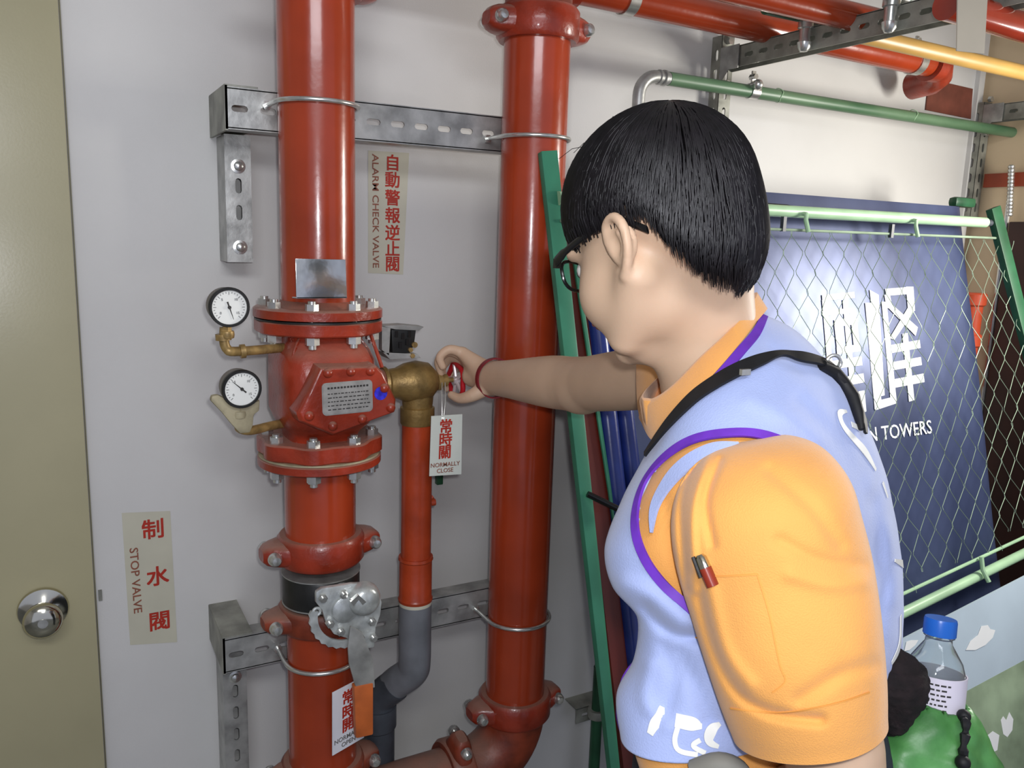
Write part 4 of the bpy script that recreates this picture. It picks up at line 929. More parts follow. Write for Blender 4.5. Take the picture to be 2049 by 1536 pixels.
# ears
for s in (-1, 1):
    E0 = lambda x, z, o=0.: H(x*.92-.004, s*(.071+o*.8), z*.92-.006)
    hel = [E0(.004, -.002, .002), E0(.010, .014, .006), E0(.004, .032, .012), E0(-.012, .036, .018), E0(-.024, .024, .022), E0(-.024, .004, .020), E0(-.014, -.014, .014), E0(-.002, -.026, .006)]
    body.chain(hel, [.0045, .005, .0055, .0055, .0055, .005, .005, .0065], .004)
    body.ell(E0(-.008, .010, .007), np.array([.020, .007, .026]), HA, .005); body.ell(E0(-.004, .006, .020), np.array([.010, .009, .014]), HA, .004, True)
    body.chain([E0(-.012, .020, .014), E0(-.015, .006, .014), E0(-.008, -.008, .011)], [.0035]*3, .003)
# neck and trunk
body.chain([at(1412, 500, .955), at(1412, 600, .955), at(1428, 760, .975)], [.056, .054, .056], .03)
body.cap(at(1350, 560, .94), at(1388, 690, .955), .038, .038, .03)
SHN = at(1560, 985, .845); SHF = at(1345, 752, 1.15)
body.cap(at(1430, 770, .975), at(1480, 890, .98), .05, .07, .04); body.cap(SHN+(SHF-SHN)*.15, at(1480, 890, .98), .045, .05, .04); body.cap(SHF, at(1470, 880, .99), .045, .05, .04)
body.chain([at(1490, 960, .98), at(1520, 1150, .98), at(1520, 1400, .96)], [.08, .10, .11], .04)
# far (right) arm, reaching out
EL = at(1165, 768, 1.40); WR_ = at(985, 756, 1.675); q_ = at
body.chain([SHF, SHF+(EL-SHF)*.5, EL, EL+(WR_-EL)*.3, EL+(WR_-EL)*.75, WR_], [.044, .047, .046, .0475, .038, .034], .012)
body.cap(WR_, q_(947, 752, 1.72), .030, .024, .012); body.cap(EL+np.array([0, 0, -.008]), EL+(EL-SHF)*.05+np.array([0, 0, -.004]), .040, .038, .02)
q = lambda x, y, d: at(x, y, d)
mc = [q(925, 706, 1.705), q(926, 712, 1.728), q(930, 722, 1.75), q(937, 738, 1.77)]
for m_, r0, r1 in zip(mc, (.0185, .018, .017, .016), (.0130, .0130, .012, .011)): body.cap(WR_, m_, r0+.005, r1, .012)
fing = [([mc[0], q(899, 699, 1.695), q(880, 714, 1.695), q(885, 733, 1.70)], [.0115, .0098, .0088, .0078]),
        ([mc[1], q(897, 703, 1.728), q(877, 722, 1.730), q(882, 745, 1.732)], [.0115, .0100, .0090, .0080]),
        ([mc[2], q(902, 716, 1.765), q(884, 738, 1.772), q(890, 762, 1.765)], [.0110, .0095, .0085, .0078]),
        ([mc[3], q(912, 738, 1.795), q(893, 758, 1.798), q(893, 778, 1.79)], [.0100, .0085, .0078, .0070])]
for p, r in fing: body.chain(p, r, .0035)
body.chain([q(972, 775, 1.67), q(946, 790, 1.668), q(921, 797, 1.685), q(903, 790, 1.70)], [.017, .0135, .0105, .0085], .008)
# near (left) arm, hanging and bent forwards below the frame
ELN = at(1672, 1560, .79); WRN = at(1430, 1790, .84)
body.chain([SHN, SHN*.55+ELN*.45+(SHN-SHF)*.02, ELN, ELN+(WRN-ELN)*.35, WRN], [.048, .048, .045, .044, .030], .02)
hd = (WRN-ELN)/np.linalg.norm(WRN-ELN); hs = np.cross(hd, [0, 0, 1.]); hs /= np.linalg.norm(hs); hn = np.cross(hs, hd)
for i in range(4):
    m_ = WRN+hd*.085+hn*(.026-.018*i); body.cap(WRN, m_, .020, .011, .012)
    L = (.044, .05, .046, .036)[i]; body.chain([m_, m_+hd*L*.8+hs*.004, m_+hd*L*1.3+hs*.022, m_+hd*L*1.4+hs*.045], [.0095, .009, .0085, .0075], .0035)
body.chain([WRN+hd*.02+hn*.022, WRN+hd*.05+hn*.045+hs*.01, WRN+hd*.085+hn*.05+hs*.022], [.014, .011, .009], .008)
me = body.mesh('body'); bd = link_mesh('body', me, SKIN, person, ang=None)
# eyes
for s in (-1, 1):
    bm = NB(); ball(bm, H(.080, s*.031, .004), .0125*HS, seg=16, axis=HU); ey = obj('eyeball', bm, EYEW, person)
    bm = NB(); lathe(bm, [(.0, .0055), (.0012, .0045), (.0016, .0001)], H(.080, s*.031, .004)+HF*.0125*HS-HU*.001, HF-HU*.15, 14); obj('iris', bm, GLS, ey)
    bm = NB(); tube(bm, [H(.093, s*.014, .024), H(.094, s*.030, .029), H(.084, s*.046, .026)], .0028, 8); obj('eyebrow', bm, HAIR, person)
bm = NB(); tube(bm, spline([H(.0955, -.023, -.054), H(.102, -.008, -.050), H(.103, 0, -.051), H(.102, .008, -.050), H(.0955, .023, -.054)], 4), .0034, 8); tube(bm, spline([H(.095, -.018, -.057), H(.100, 0, -.060), H(.095, .018, -.057)], 4), .0040, 8); o = obj('lips', bm, LIP, person); o['kind'] = 'stuff'; del o['kind']
# glasses
bm = NB(); tube(bm, [H(.100, -.009, .010), H(.103, 0, .013), H(.100, .009, .010)], .0020, 8)
gl_ = obj('glasses', bm, GLS, person, label='black-framed glasses')
for s in (-1, 1):
    bm = NB(); tp = spline([H(.088, s*.070, .016), H(.06, s*.0745, .022), H(.012, s*.076, .029), H(-.012, s*.079, .027), H(-.034, s*.077, .012), H(-.044, s*.075, .004)], 5); n_ = len(tp)
    rings = []
    for i_, p_ in enumerate(tp):
        w_ = .0060 if i_ < 4 else (.0042 if i_ < n_-8 else .0046); rings.append([p_+HU*(w_*math.sin(a_))+HL*(.0018*math.cos(a_)) for a_ in [2*PI*k_/10 for k_ in range(10)]])
    loftrings(bm, rings); obj('temple', bm, GLS, gl_)
    bm = NB(); c = H(.096, s*.036, .002)
    pts = [c+HS*((HL*.027-HF*.007*s)*math.copysign(abs(math.cos(a))**.75, math.cos(a))+HU*.017*math.copysign(abs(math.sin(a))**.75, math.sin(a))) for a in [2*PI*i/28 for i in range(28)]]
    tube(bm, pts, .0022, 8, closed=True); box(bm, H(.090, s*.066, .015), (.007, .007, .011)); obj('lens_rim', bm, GLS, gl_)
    bm = NB(); prism(bm, pts, HF*.0012); obj('lens', bm, mat('lens_glass', (235, 240, 240), .03, trans=1., var=0, ior=1.1), gl_, smooth=False)
# wristband
wd_ = (WR_-EL)/np.linalg.norm(WR_-EL); wb = WR_-wd_*.008; x_, y_, d_ = frame(wd_+np.array([0, 0, .10]))
bm = NB(); S = 40
def wring(off, rr): return [V(wb)+d_*off+(x_*math.cos(a)+y_*math.sin(a))*rr for a in [2*PI*i/S for i in range(S)]]
loftrings(bm, [wring(-.005, .0385), wring(-.005, .0415), wring(.005, .0415), wring(.005, .0385), wring(-.005, .0385)], True, False, False); bmesh.ops.remove_doubles(bm, verts=bm.verts, dist=1e-6)
obj('wristband', bm, BAND, person, label='dark red wristband')

# ------------------------------------------------------------------ hair
hair = SDF(.0035)
hair.ell(H(-.008, 0, .050), np.array([.108, .088, .097])*HS, HA, .02)
hair.ell(H(-.050, 0, -.005), np.array([.058, .070, .066])*HS, HA, .03)
hme = hair.mesh('hair')
co = coords(hme); L_ = (co-HO)/HS; lx, ly, lz = L_@HF, L_@HL, L_@HU
def zbot(x, y=0.):
    """lower edge of the hair at head position x: fringe, arch over the ear, nape"""
    return float(np.interp(x, [-.14, -.085, -.072, -.058, -.044, -.012, .02, .05, .08, .12], [-.068, -.066, -.046, -.006, .032, .042, .044, .044, .040, .036]))
zb_ = np.interp(lx, [-.14, -.085, -.072, -.058, -.044, -.012, .02, .05, .08, .12], [-.068, -.066, -.046, -.006, .032, .042, .044, .044, .040, .036])
zb_ = zb_+.006*np.sin(lx*260+ly*90)+.004*np.sin(ly*330)
low = lz < zb_
# push the vertices below the edge inwards and up so the shell closes against the head
co2 = co.copy(); k = np.clip((zb_-lz)/.03, 0, 1)[:, None]
cen = H(-.012, 0, .02); co2[low] = (cen+(co-cen)*(1-.30*k))[low]+HS*HU*(((zb_-lz)*.9)[:, None])[low]
hme.vertices.foreach_set('co', co2.ravel().astype(np.float32)); hme.update()
hr = link_mesh('hair', hme, SCALP, person, ang=None, label='short black hair')
htree = BVHTree.FromPolygons([Vector([float(v) for v in p]) for p in co], [tuple(p.vertices) for p in hme.polygons])
HC = H(-.012, 0, .04)
def hsurf(d):
    dw = HF*d[0]+HL*d[1]+HU*d[2]; h_ = htree.ray_cast(Vector([float(v) for v in HC+dw*.3]), Vector([float(-v) for v in dw]))
    return float((.3-h_[3])/HS) if h_[0] is not None else .1
def hsurf_old(d):
    """outer hair surface from the head centre along local direction d"""
    best = 0
    for c, r in (((-.012, 0, .050), (.112, .090, .097)), ((-.052, 0, -.005), (.066, .074, .070))):
        c = np.array(c)-np.array([-.012, 0, .04]); r = np.array(r); A = ((d/r)**2).sum(); B = -2*(d*c/r/r).sum(); Cq = ((c/r)**2).sum()-1
        D = B*B-4*A*Cq
        if D > 0: best = max(best, (-B+math.sqrt(D))/2/A)
    return best
sv = []; sf = []; NSEG = 9
crown = np.array([-.045, .010, .09]); crown /= np.linalg.norm(crown)
ux = np.cross([0, 1., 0], crown); ux /= np.linalg.norm(ux); uy = np.cross(crown, ux)
for n in range(6500):
    ph = rng.uniform(0, 2*PI); th0 = rng.uniform(.0, 1.9); ph0 = ph; lift_ = rng.uniform(.995, 1.03); pts = []
    th = th0; step = rng.uniform(.10, .13); wob = rng.uniform(-.3, .3); extra = rng.uniform(.0, .022)
    for s_ in range(26):
        d = crown*math.cos(th)+(ux*math.cos(ph)+uy*math.sin(ph))*math.sin(th)
        r = hsurf(d); p = np.array([-.012, 0, .04])+d*r*lift_
        if p[2] < zbot(p[0])-extra or th > 2.9: break
        pts.append(p); th += step; ph += wob*.02+.012*math.sin(n+s_)
        if len(pts) > NSEG: break
    if len(pts) < 3: continue
    if p[2] < zbot(p[0])+.01:
        pts[-1] = pts[-1]+np.array([0, 0, -.006]) - .004*np.array([0, np.sign(pts[-1][1]), 0])
    w = rng.uniform(.0008, .0016); W3 = [H(*p) for p in pts]; b0 = len(sv)
    for i, p in enumerate(W3):
        t = W3[min(i+1, len(W3)-1)]-W3[max(i-1, 0)]; t /= np.linalg.norm(t)+1e-9; nn = p-H(-.012, 0, .04); nn /= np.linalg.norm(nn); sd = np.cross(t, nn); sd /= np.linalg.norm(sd)+1e-9
        tp = w*(1 if i < len(W3)-2 else (.7 if i == len(W3)-2 else .12))*(1 if i else .3)
        sv += [p-sd*tp-nn*.001, p+nn*tp*.8, p+sd*tp-nn*.001]
    for i in range(len(W3)-1):
        a = b0+3*i
        for j in range(3): k_ = (j+1) % 3; sf.append((a+j, a+k_, a+3+k_, a+3+j))
me = npmesh('hair_strands', np.array(sv), np.array(sf)); o = link_mesh('hair_strands', me, HAIR, hr, ang=None); o['kind'] = 'stuff'
# flyaway hairs on top
bm = NB()
for i in range(26):
    x = rng.uniform(-.05, .06); y = rng.uniform(-.03, .05); p = np.array([x, y, .0]); d = np.array([x, y, .10]); d /= np.linalg.norm(d); r = hsurf(d); p = np.array([-.012, 0, .04])+d*r
    o1 = p+d*.004+np.array([rng.uniform(.005, .015), rng.uniform(-.006, .006), 0]); o2 = o1+np.array([rng.uniform(.005, .018), rng.uniform(-.01, .01), rng.uniform(-.008, -.002)]); tube(bm, [H(*p), H(*o1), H(*o2)], .00035, 4)
o = obj('stray_hair', bm, HAIR, hr); o['kind'] = 'stuff'

# ------------------------------------------------------------------ clothing
def ringpts(L, R, N, S=120, ex=1.0, k=1.0, ko=0.):
    L, R, N = at(*L), at(*R), at(*N); c = (L+R)/2; a = (R-L)/2; b = N-c; out = []
    for i in range(S):
        th = 2*PI*i/S; ca, sa = math.cos(th), math.sin(th)
        out.append(c+(a*math.copysign(abs(ca)**ex, ca)+b*math.copysign(abs(sa)**ex, sa))*k)
    return np.array(out)
VR = [((1312, 880, .93), (1526, 630, .985), (1418, 768, .858)), ((1296, 905, .925), (1590, 662, .99), (1462, 818, .825)), ((1275, 945, .92), (1655, 728, .99), (1500, 880, .80)),
      ((1240, 1015, .915), (1712, 815, .985), (1510, 960, .795)), ((1213, 1090, .91), (1762, 935, .98), (1515, 1060, .795)), ((1230, 1158, .91), (1795, 1060, .975), (1515, 1170, .80)),
      ((1285, 1212, .92), (1806, 1190, .97), (1515, 1270, .80)), ((1280, 1300, .92), (1806, 1285, .965), (1510, 1370, .805)), ((1243, 1375, .91), (1802, 1325, .96), (1500, 1440, .81)), ((1256, 1440, .90), (1792, 1352, .95), (1475, 1514, .81))]
def loftgrid(rings, sub=8):
    K = [np.array(r) for r in rings]; out = []
    N = len(K)
    for i in range(N-1):
        p0, p1, p2, p3 = K[max(i-1, 0)], K[i], K[i+1], K[min(i+2, N-1)]
        for k in range(sub):
            t = k/sub; out.append(.5*((2*p1)+(-p0+p2)*t+(2*p0-5*p1+4*p2-p3)*t*t+(-p0+3*p1-3*p2+p3)*t**3))
    out.append(K[-1]); return np.array(out)
def gridmesh(name, G, drop=None, caps=False):
    n, S = G.shape[:2]; P = G.reshape(-1, 3); Q = []
    ii, jj = np.meshgrid(np.arange(n-1), np.arange(S), indexing='ij'); j2 = (jj+1) % S
    Q = np.stack([ii*S+jj, ii*S+j2, (ii+1)*S+j2, (ii+1)*S+jj], -1).reshape(-1, 4)
    if drop is not None: Q = Q[~drop(P[Q].mean(1))]
    return P, Q
def inpoly(xy, poly):
    x, y = xy[:, 0], xy[:, 1]; r = np.zeros(len(xy), bool); n = len(poly)
    for i in range(n):
        x1, y1 = poly[i]; x2, y2 = poly[(i+1) % n]; c = ((y1 > y) != (y2 > y)) & (x < (x2-x1)*(y-y1)/((y2-y1) or 1e-9)+x1); r ^= c
    return r
def crease(P, line, w, amp, near=None):
    """raise (amp>0) or sink the surface along a line drawn over it"""
    pr_ = proj(P); best = np.full(len(P), 1e9); L = np.array(spline([np.array(p, float) for p in line], 6))
    for a, b in zip(L, L[1:]):
        d = b-a; t = np.clip(((pr_[:, :2]-a)@d)/(d@d+1e-9), 0, 1); best = np.minimum(best, np.linalg.norm(pr_[:, :2]-a-t[:, None]*d, axis=1))
    m = np.exp(-(best/w)**2)*amp*1.4
    if near is not None: m = m*(pr_[:, 2] < near)
    vd = CC-P; vd /= np.linalg.norm(vd, axis=1)[:, None]; return P+vd*m[:, None]
def normals_out(me):
    bm = NB(); bm.from_mesh(me); bmesh.ops.recalc_face_normals(bm, faces=bm.faces); bm.to_mesh(me); bm.free()
AH = [tuple(p) for p in spline([(1490, 868), (1400, 878), (1338, 912), (1292, 968), (1274, 1040), (1287, 1105), (1330, 1170), (1388, 1228), (1450, 1300), (1530, 1330), (1630, 1300), (1700, 1200), (1716, 1090), (1700, 1030), (1668, 968), (1615, 915), (1555, 880)], 8, True)]
def noise3(P, s, amp):
    return amp*(np.sin(P[:, 0]*s+1.3*np.sin(P[:, 2]*s*.7))*np.sin(P[:, 2]*s*.8+P[:, 1]*s*.6+1.1*np.sin(P[:, 0]*s*.5)))
# polo trunk
G = loftgrid([ringpts(*r, k=.945) for r in VR]+[ringpts((1300, 1560, .90), (1770, 1480, .94), (1480, 1640, .82), k=.95)], 7)
P, Q = gridmesh('polo_shirt', G); P = P+noise3(P, 40, .002)[:, None]*Fh
P = crease(P, [(1330, 1000), (1350, 1100), (1380, 1200)], 10, -.004, .95)
me = npmesh('polo_shirt', P, Q); normals_out(me); polo = link_mesh('polo_shirt', me, POLO, person, ang=None, label='orange polo shirt with short sleeves')
# vest
G = loftgrid([ringpts(*r) for r in VR], 14)
cc = G.mean(1, keepdims=True)
P, Q0 = gridmesh('vest', G); S_ = G.shape[1]
P = P+noise3(P, 33, .0035)[:, None]*(-Fh)+noise3(P, 75, .0012)[:, None]*(-Fh)
for ln, w, a in (([(1290, 1215), (1340, 1262), (1400, 1275)], 14, -.008), ([(1250, 1170), (1300, 1190), (1370, 1245)], 22, .008), ([(1330, 1290), (1350, 1360), (1320, 1440)], 16, -.005), ([(1360, 1300), (1400, 1390), (1420, 1440)], 14, -.005), ([(1300, 1330), (1290, 1400), (1330, 1450)], 14, .004),
                 ([(1600, 800), (1680, 900), (1740, 1010)], 16, -.004), ([(1500, 800), (1560, 830), (1640, 880)], 14, .003), ([(1745, 1000), (1760, 1150), (1750, 1280)], 18, -.006), ([(1780, 1050), (1790, 1200)], 14, .004), ([(1540, 700), (1600, 740)], 10, -.003)):
    P = crease(P, ln, w, a, .97)
pj = proj(P[Q0].mean(1)); Qv = Q0[~(inpoly(pj, AH) & (pj[:, 2] < .93))]
full = npmesh('vest_tmp', P, Q0)
bv = BVHTree.FromPolygons([Vector(p) for p in P], [tuple(int(v) for v in q) for q in Q0])
# give the cloth thickness
me = npmesh('vest', P, Qv); normals_out(me); vest = link_mesh('vest', me, VEST, person, ang=None, label='light blue vest with purple binding')
sm = vest.modifiers.new('cloth', 'SOLIDIFY'); sm.thickness = .002; sm.offset = 0
CCv = Vector([float(c) for c in CC])
def cast(tree, px, py, off=.002, d0=.85):
    r = ray(px, py); r = Vector([float(c) for c in r/np.linalg.norm(r)]); h = tree.ray_cast(CCv, r)
    if h[0] is None: p = at(px, py, d0); n = np.array(-r); return p-np.array(r)*off, n, False
    n = h[1] if h[1].dot(r) < 0 else -h[1]; return np.array(h[0]+n*off), np.array(n), True
def ribbon(bm, pts, nrm, ws, th=.0015):
    rings = []; n = len(pts)
    for i in range(n):
        t = pts[min(i+1, n-1)]-pts[max(i-1, 0)]; t /= np.linalg.norm(t)+1e-9; sd = np.cross(nrm[i], t); sd /= np.linalg.norm(sd)+1e-9; w = ws[i] if hasattr(ws, '__len__') else ws; nn = nrm[i]
        rings.append([pts[i]-sd*w/2, pts[i]-sd*w/2+nn*th, pts[i]+sd*w/2+nn*th, pts[i]+sd*w/2])
    loftrings(bm, rings)
def smooth_arr(a, k=2):
    a = np.array(a)
    for _ in range(k): b = a.copy(); b[1:-1] = (a[:-2]+2*a[1:-1]+a[2:])/4; a = b
    return a
def surf_ribbon(name, path, wpx, tree, m, parent, off=.002, th=.0015, n=8, d0=.85, label=None):
    W = np.array(spline([np.array(list(p)+[w]) for p, w in zip(path, wpx if hasattr(wpx, '__len__') else [wpx]*len(path))], n)); pts = []; nr = []; ws = []; last = d0
    for x, y, w in W:
        p, nn, ok = cast(tree, x, y, off, last)
        if ok: last = float(proj(p)[2])
        pts.append(p); nr.append(nn); ws.append(w*last/FPX)
    pts = smooth_arr(pts, 2); nr = smooth_arr(nr, 3); nr = nr/np.linalg.norm(nr, axis=1)[:, None]
    bm = NB(); ribbon(bm, list(pts), list(nr), ws, th); return obj(name, bm, m, parent, label=label)
vis = [(1716, 1150), (1718, 1090), (1702, 1032), (1670, 970), (1617, 916), (1556, 881), (1490, 868), (1400, 878), (1338, 912), (1292, 968), (1274, 1040), (1287, 1105), (1330, 1170), (1390, 1228), (1450, 1290)]
surf_ribbon('armhole_binding', vis, 19, bv, PURP, vest, off=.0015, th=.003, n=10)
surf_ribbon('neck_binding', [(1528, 634), (1512, 668), (1484, 702), (1450, 742), (1412, 780)], [14, 18, 20, 20, 14], bv, PURP, vest, off=.001, th=.002, d0=.87)
bm = NB(); tube(bm, spline([at(1300, 1318, .905), at(1275, 1326, .905), at(1250, 1360, .905), at(1246, 1400, .905), at(1258, 1412, .90)], 5), .0045, 8); tube(bm, spline([at(1246, 1392, .9), at(1240, 1425, .9), at(1247, 1460, .89), at(1262, 1478, .885)], 5), .0045, 8); obj('front_binding', bm, PURP, vest)
bm = NB(); prism(bm, [at(*p, .912) for p in ((1294, 1240), (1300, 1310), (1288, 1370), (1272, 1382), (1272, 1340), (1284, 1290))], -Fh*.004); obj('placket_edge', bm, POLO, polo)
# print on the vest
for i, (path, w) in enumerate((([(1325, 1412), (1314, 1440), (1302, 1468)], [10, 22, 14]), ([(1352, 1440), (1385, 1446), (1402, 1452)], [26, 28, 10]), ([(1360, 1440), (1350, 1475), (1358, 1500), (1395, 1508)], 10), ([(1440, 1445), (1420, 1462), (1418, 1482), (1436, 1492)], [8, 22, 16, 8]), ([(1400, 1478), (1385, 1490), (1410, 1505)], 10),
                             ([(1690, 824), (1676, 828), (1683, 852), (1704, 878), (1728, 905), (1748, 940)], [6, 14, 14, 16, 20, 8]), ([(1700, 850), (1716, 858)], 12), ([(1762, 965), (1772, 995)], [10, 6]), ([(1786, 1120), (1802, 1128)], [6, 16]), ([(1798, 1230), (1796, 1290), (1780, 1325)], [10, 18, 8]))):
    surf_ribbon('white_print', path, w, bv, WHITE, vest, off=.0018, th=.0008, n=6, d0=.9)
surf_ribbon('armhole_facing', [(1478, 884), (1420, 896), (1352, 940), (1308, 1005), (1300, 1065)], [4, 26, 36, 24, 4], bv, VEST, vest, off=-.004, th=.003, n=8)
# shoulder strap
sp = [(1304, 916), (1326, 884), (1356, 845), (1395, 804), (1432, 777), (1472, 753), (1515, 732), (1556, 718), (1600, 724), (1645, 737), (1672, 762), (1695, 792), (1712, 842), (1716, 870)]
surf_ribbon('shoulder_strap', sp, [18, 24, 28, 32, 34, 34, 28, 14, 26, 24, 30, 26, 20, 8], bv, STRAP, person, off=.007, th=.003, n=8, d0=.83, label='black twisted shoulder strap')
bm = NB(); tube(bm, [cast(bv, x_, y_, .006, .95)[0] for x_, y_ in ((1636, 737), (1660, 750), (1680, 772), (1696, 800), (1706, 830), (1713, 862))], .006, 10, rs=[.006, .0075, .0065, .0080, .0065, .003]); obj('strap_end', bm, STRAP, person)
p, nn, _ = cast(bv, 1650, 738, .012, .93); bm = NB(); tube(bm, arc(p, .008, 0, 2*PI, 16, Rh, ZZ)[:-1], .0022, 8, closed=True); obj('strap_ring', bm, ZINC, person)
p, nn, _ = cast(bv, 1488, 760, .011, .85); bm = NB(); box(bm, p, (.012, .004, .006)); obj('strap_slider', bm, ZINC, person)
# near sleeve
sl = [((1500, 878), 30, .815), ((1501, 886), 80, .81), ((1506, 912), 125, .80), ((1512, 955), 158, .79), ((1520, 1005), 178, .782), ((1530, 1065), 186, .778), ((1545, 1130), 187, .778), ((1562, 1200), 182, .776), ((1580, 1280), 175, .775), ((1597, 1360), 166, .775), ((1607, 1410), 158, .776), ((1613, 1440), 152, .777), ((1617, 1458), 149, .777)]
rings = []
axd = at(1617, 1458, .777)-at(1520, 1005, .782); axd /= np.linalg.norm(axd)
sdv = Rh-axd*(Rh@axd); sdv /= np.linalg.norm(sdv); fdv = np.cross(axd, sdv); fdv /= np.linalg.norm(fdv)
for (x, y), r, d in sl:
    c = at(x, y, d); rr = r*d/FPX; rings.append([c+sdv*rr*math.cos(a)+fdv*min(rr, .082)*math.sin(a) for a in [2*PI*i/160 for i in range(160)]])
rings.append([c+(p-c)*.96+axd*-.002 for p in np.array(rings[-1])]); rings.append([np.array(p)-axd*.05 for p in rings[-1]])
G = loftgrid(rings[:-2], 12); G = np.concatenate([G, np.array(rings[-2:])]); P, Q = gridmesh('s', G)
P = P+noise3(P, 30, .0018)[:, None]*(-Fh)
for ln, w, a in (([(1395, 905), (1362, 1010), (1372, 1180)], 9, -.006), ([(1418, 910), (1386, 1020), (1392, 1180)], 9, .005), ([(1440, 920), (1412, 1000), (1425, 1090)], 8, -.005), ([(1390, 1150), (1420, 1280), (1470, 1380), (1540, 1425), (1640, 1440)], 12, -.006), ([(1420, 1180), (1450, 1300), (1500, 1370)], 16, .004),
                 ([(1540, 940), (1620, 1010), (1680, 1090)], 14, -.003), ([(1560, 1080), (1640, 1120), (1730, 1130)], 12, -.003), ([(1580, 1150), (1660, 1170), (1730, 1165)], 14, .003), ([(1600, 1400), (1680, 1350), (1750, 1330)], 16, -.004), ([(1340, 1000), (1330, 1060), (1345, 1120)], 8, -.004)):
    P = crease(P, ln, w, a, .80)
me = npmesh('sleeve', P, Q); normals_out(me); slv = link_mesh('sleeve', me, POLO, polo, ang=None)
bs = BVHTree.FromPolygons([Vector(p) for p in P], [tuple(int(v) for v in q_) for q_ in Q])
STITCH = mat('orange_stitching', (224, 154, 74), .8)
surf_ribbon('hem_seam', [(1462, 1416), (1530, 1424), (1600, 1420), (1680, 1404), (1738, 1384)], 3, bs, STITCH, slv, off=.0004, th=.0008, n=6, d0=.7)
surf_ribbon('pocket_edge', [(1405, 1150), (1450, 1152), (1515, 1148)], 3, bs, STITCH, slv, off=.0003, th=.0007, n=6, d0=.7)
surf_ribbon('pocket_edge', [(1515, 1148), (1540, 1230), (1560, 1330), (1572, 1362), (1545, 1385)], 2.5, bs, STITCH, slv, off=.0003, th=.0006, n=6, d0=.7)
# far sleeve
rings = []
a0, a1 = at(1420, 800, 1.07), at(1268, 764, 1.245); axd2 = (a1-a0)/np.linalg.norm(a1-a0); x2 = np.cross(axd2, ZZ); x2 /= np.linalg.norm(x2); z2v = np.cross(x2, axd2)
a0, a1 = at(1400, 800, 1.09), at(1284, 764, 1.215)
for t_, r in ((0, .085), (.3, .075), (.55, .067), (.8, .060), (1.0, .057), (1.0, .054), (.9, .053)):
    rings.append([a0+(a1-a0)*t_+((Fh*.97+Rh*.22)*1.85*math.cos(a)+(ZZ+Rh*-.12)*math.sin(a))*r*(1+.02*math.sin(5*a+t_*3)) for a in [2*PI*i/48 for i in range(48)]])
bm = NB(); loftrings(bm, rings, True, True, False); obj('sleeve', bm, POLO, polo, ang=None)
# collar
U = spline([at(1503, 588, .985), at(1490, 622, .930), at(1450, 668, .902), at(1402, 712, .892), at(1338, 776, .895), at(1296, 800, .93), at(1286, 786, .99), at(1335, 735, 1.05), at(1430, 640, 1.045)], 10, True)
Lw = spline([at(1522, 626, .99), at(1508, 650, .93), at(1472, 696, .888), at(1425, 750, .864), at(1374, 802, .860), at(1318, 878, .885), at(1288, 846, .96), at(1290, 815, 1.05), at(1380, 740, 1.10)], 10, True)
U2 = [u+(np.array(l)-u)*.12+(u-at(1400, 740, .97))*.05 for u, l in zip(U, Lw)]
rings = [[l+(u-l)*.0-(l-at(1400, 760, .98))*.04 for u, l in zip(U, Lw)], [u*.97+np.array(at(1400, 740, .97))*.03 for u in U], U, U2, [l+(l-at(1400, 760, .98))*.03 for l in Lw]]
bm = NB(); loftrings(bm, [[np.array(p) for p in r] for r in rings], True, False, False); co_ = obj('collar', bm, POLO, polo, ang=60)
bm = NB(); prism(bm, [at(*p) for p in ((1286, 800, .925), (1332, 805, .90), (1345, 868, .885), (1318, 888, .90), (1292, 850, .92))], Fh*.02); obj('placket', bm, POLO, polo, bevel=.003)
# trousers and shoes (mostly below the frame)
pc = at(1520, 1560, .97); pc = np.array([pc[0], pc[1], .98]); sh = SHN-SHF; sh[2] = 0; sh /= np.linalg.norm(sh)
tr = SDF(.008); tr.ell(pc+ZZ*.02, (.155, .14, .14), k=.03)
for s in (-1, 1):
    hp = pc+sh*.085*s-ZZ*.04; kn_ = np.array([hp[0], hp[1], .50])+fh*.03; an = np.array([hp[0], hp[1], .10])-fh*.02
    tr.chain([hp, kn_, an], [.092, .068, .058], .03)
tr.cap(pc+ZZ*.08, pc+ZZ*.13, .13, .12, .03)
link_mesh('trousers', tr.mesh('trousers'), TROUS, person, ang=None)
for s in (-1, 1):
    hp = pc+sh*.085*s; an = np.array([hp[0], hp[1], .05])-fh*.02; so = SDF(.006); so.cap(an-fh*.03+ZZ*.0, an+fh*.15-ZZ*.010, .045, .036, .02); so.cap(an+ZZ*.02, an+ZZ*.06, .045, .045, .02); link_mesh('shoe', so.mesh('shoe'), SHOE, person, ang=None)
# grey strap bundle at the hip below the vest
bm = NB(); tube(bm, spline([at(1390, 1545, .80), at(1440, 1530, .79), at(1480, 1550, .79), at(1490, 1600, .80)], 5), .012, 10); obj('hip_strap', bm, BAGS, person)
# small pen in the sleeve pocket
p0, n0, _ = cast(bs, 1404, 1108, .004, .72); p1, n1, _ = cast(bs, 1424, 1158, .003, .72); dd = (p1-p0)/np.linalg.norm(p1-p0); sd = np.cross(dd, n0)
t = thing('pen', 'small silver and dark red pen sticking out of the orange sleeve pocket', 'pen', p0)
bm = NB(); tube(bm, [p0, p0+dd*.003, p0+dd*.012], .005, 12, rs=[.003, .0052, .0056]); obj('pen_cap', bm, CHROME, t)
bm = NB(); tube(bm, [p0+dd*.012, p1+dd*.006], .0056, 12); obj('pen_barrel', bm, mat('dark_red_plastic', (128, 44, 28), .3), t)
bm = NB(); tube(bm, [p0+sd*.005+n0*.003, p1+sd*.006+n0*.003-dd*.004], .0018, 6); obj('pen_clip', bm, BLACKM, t)

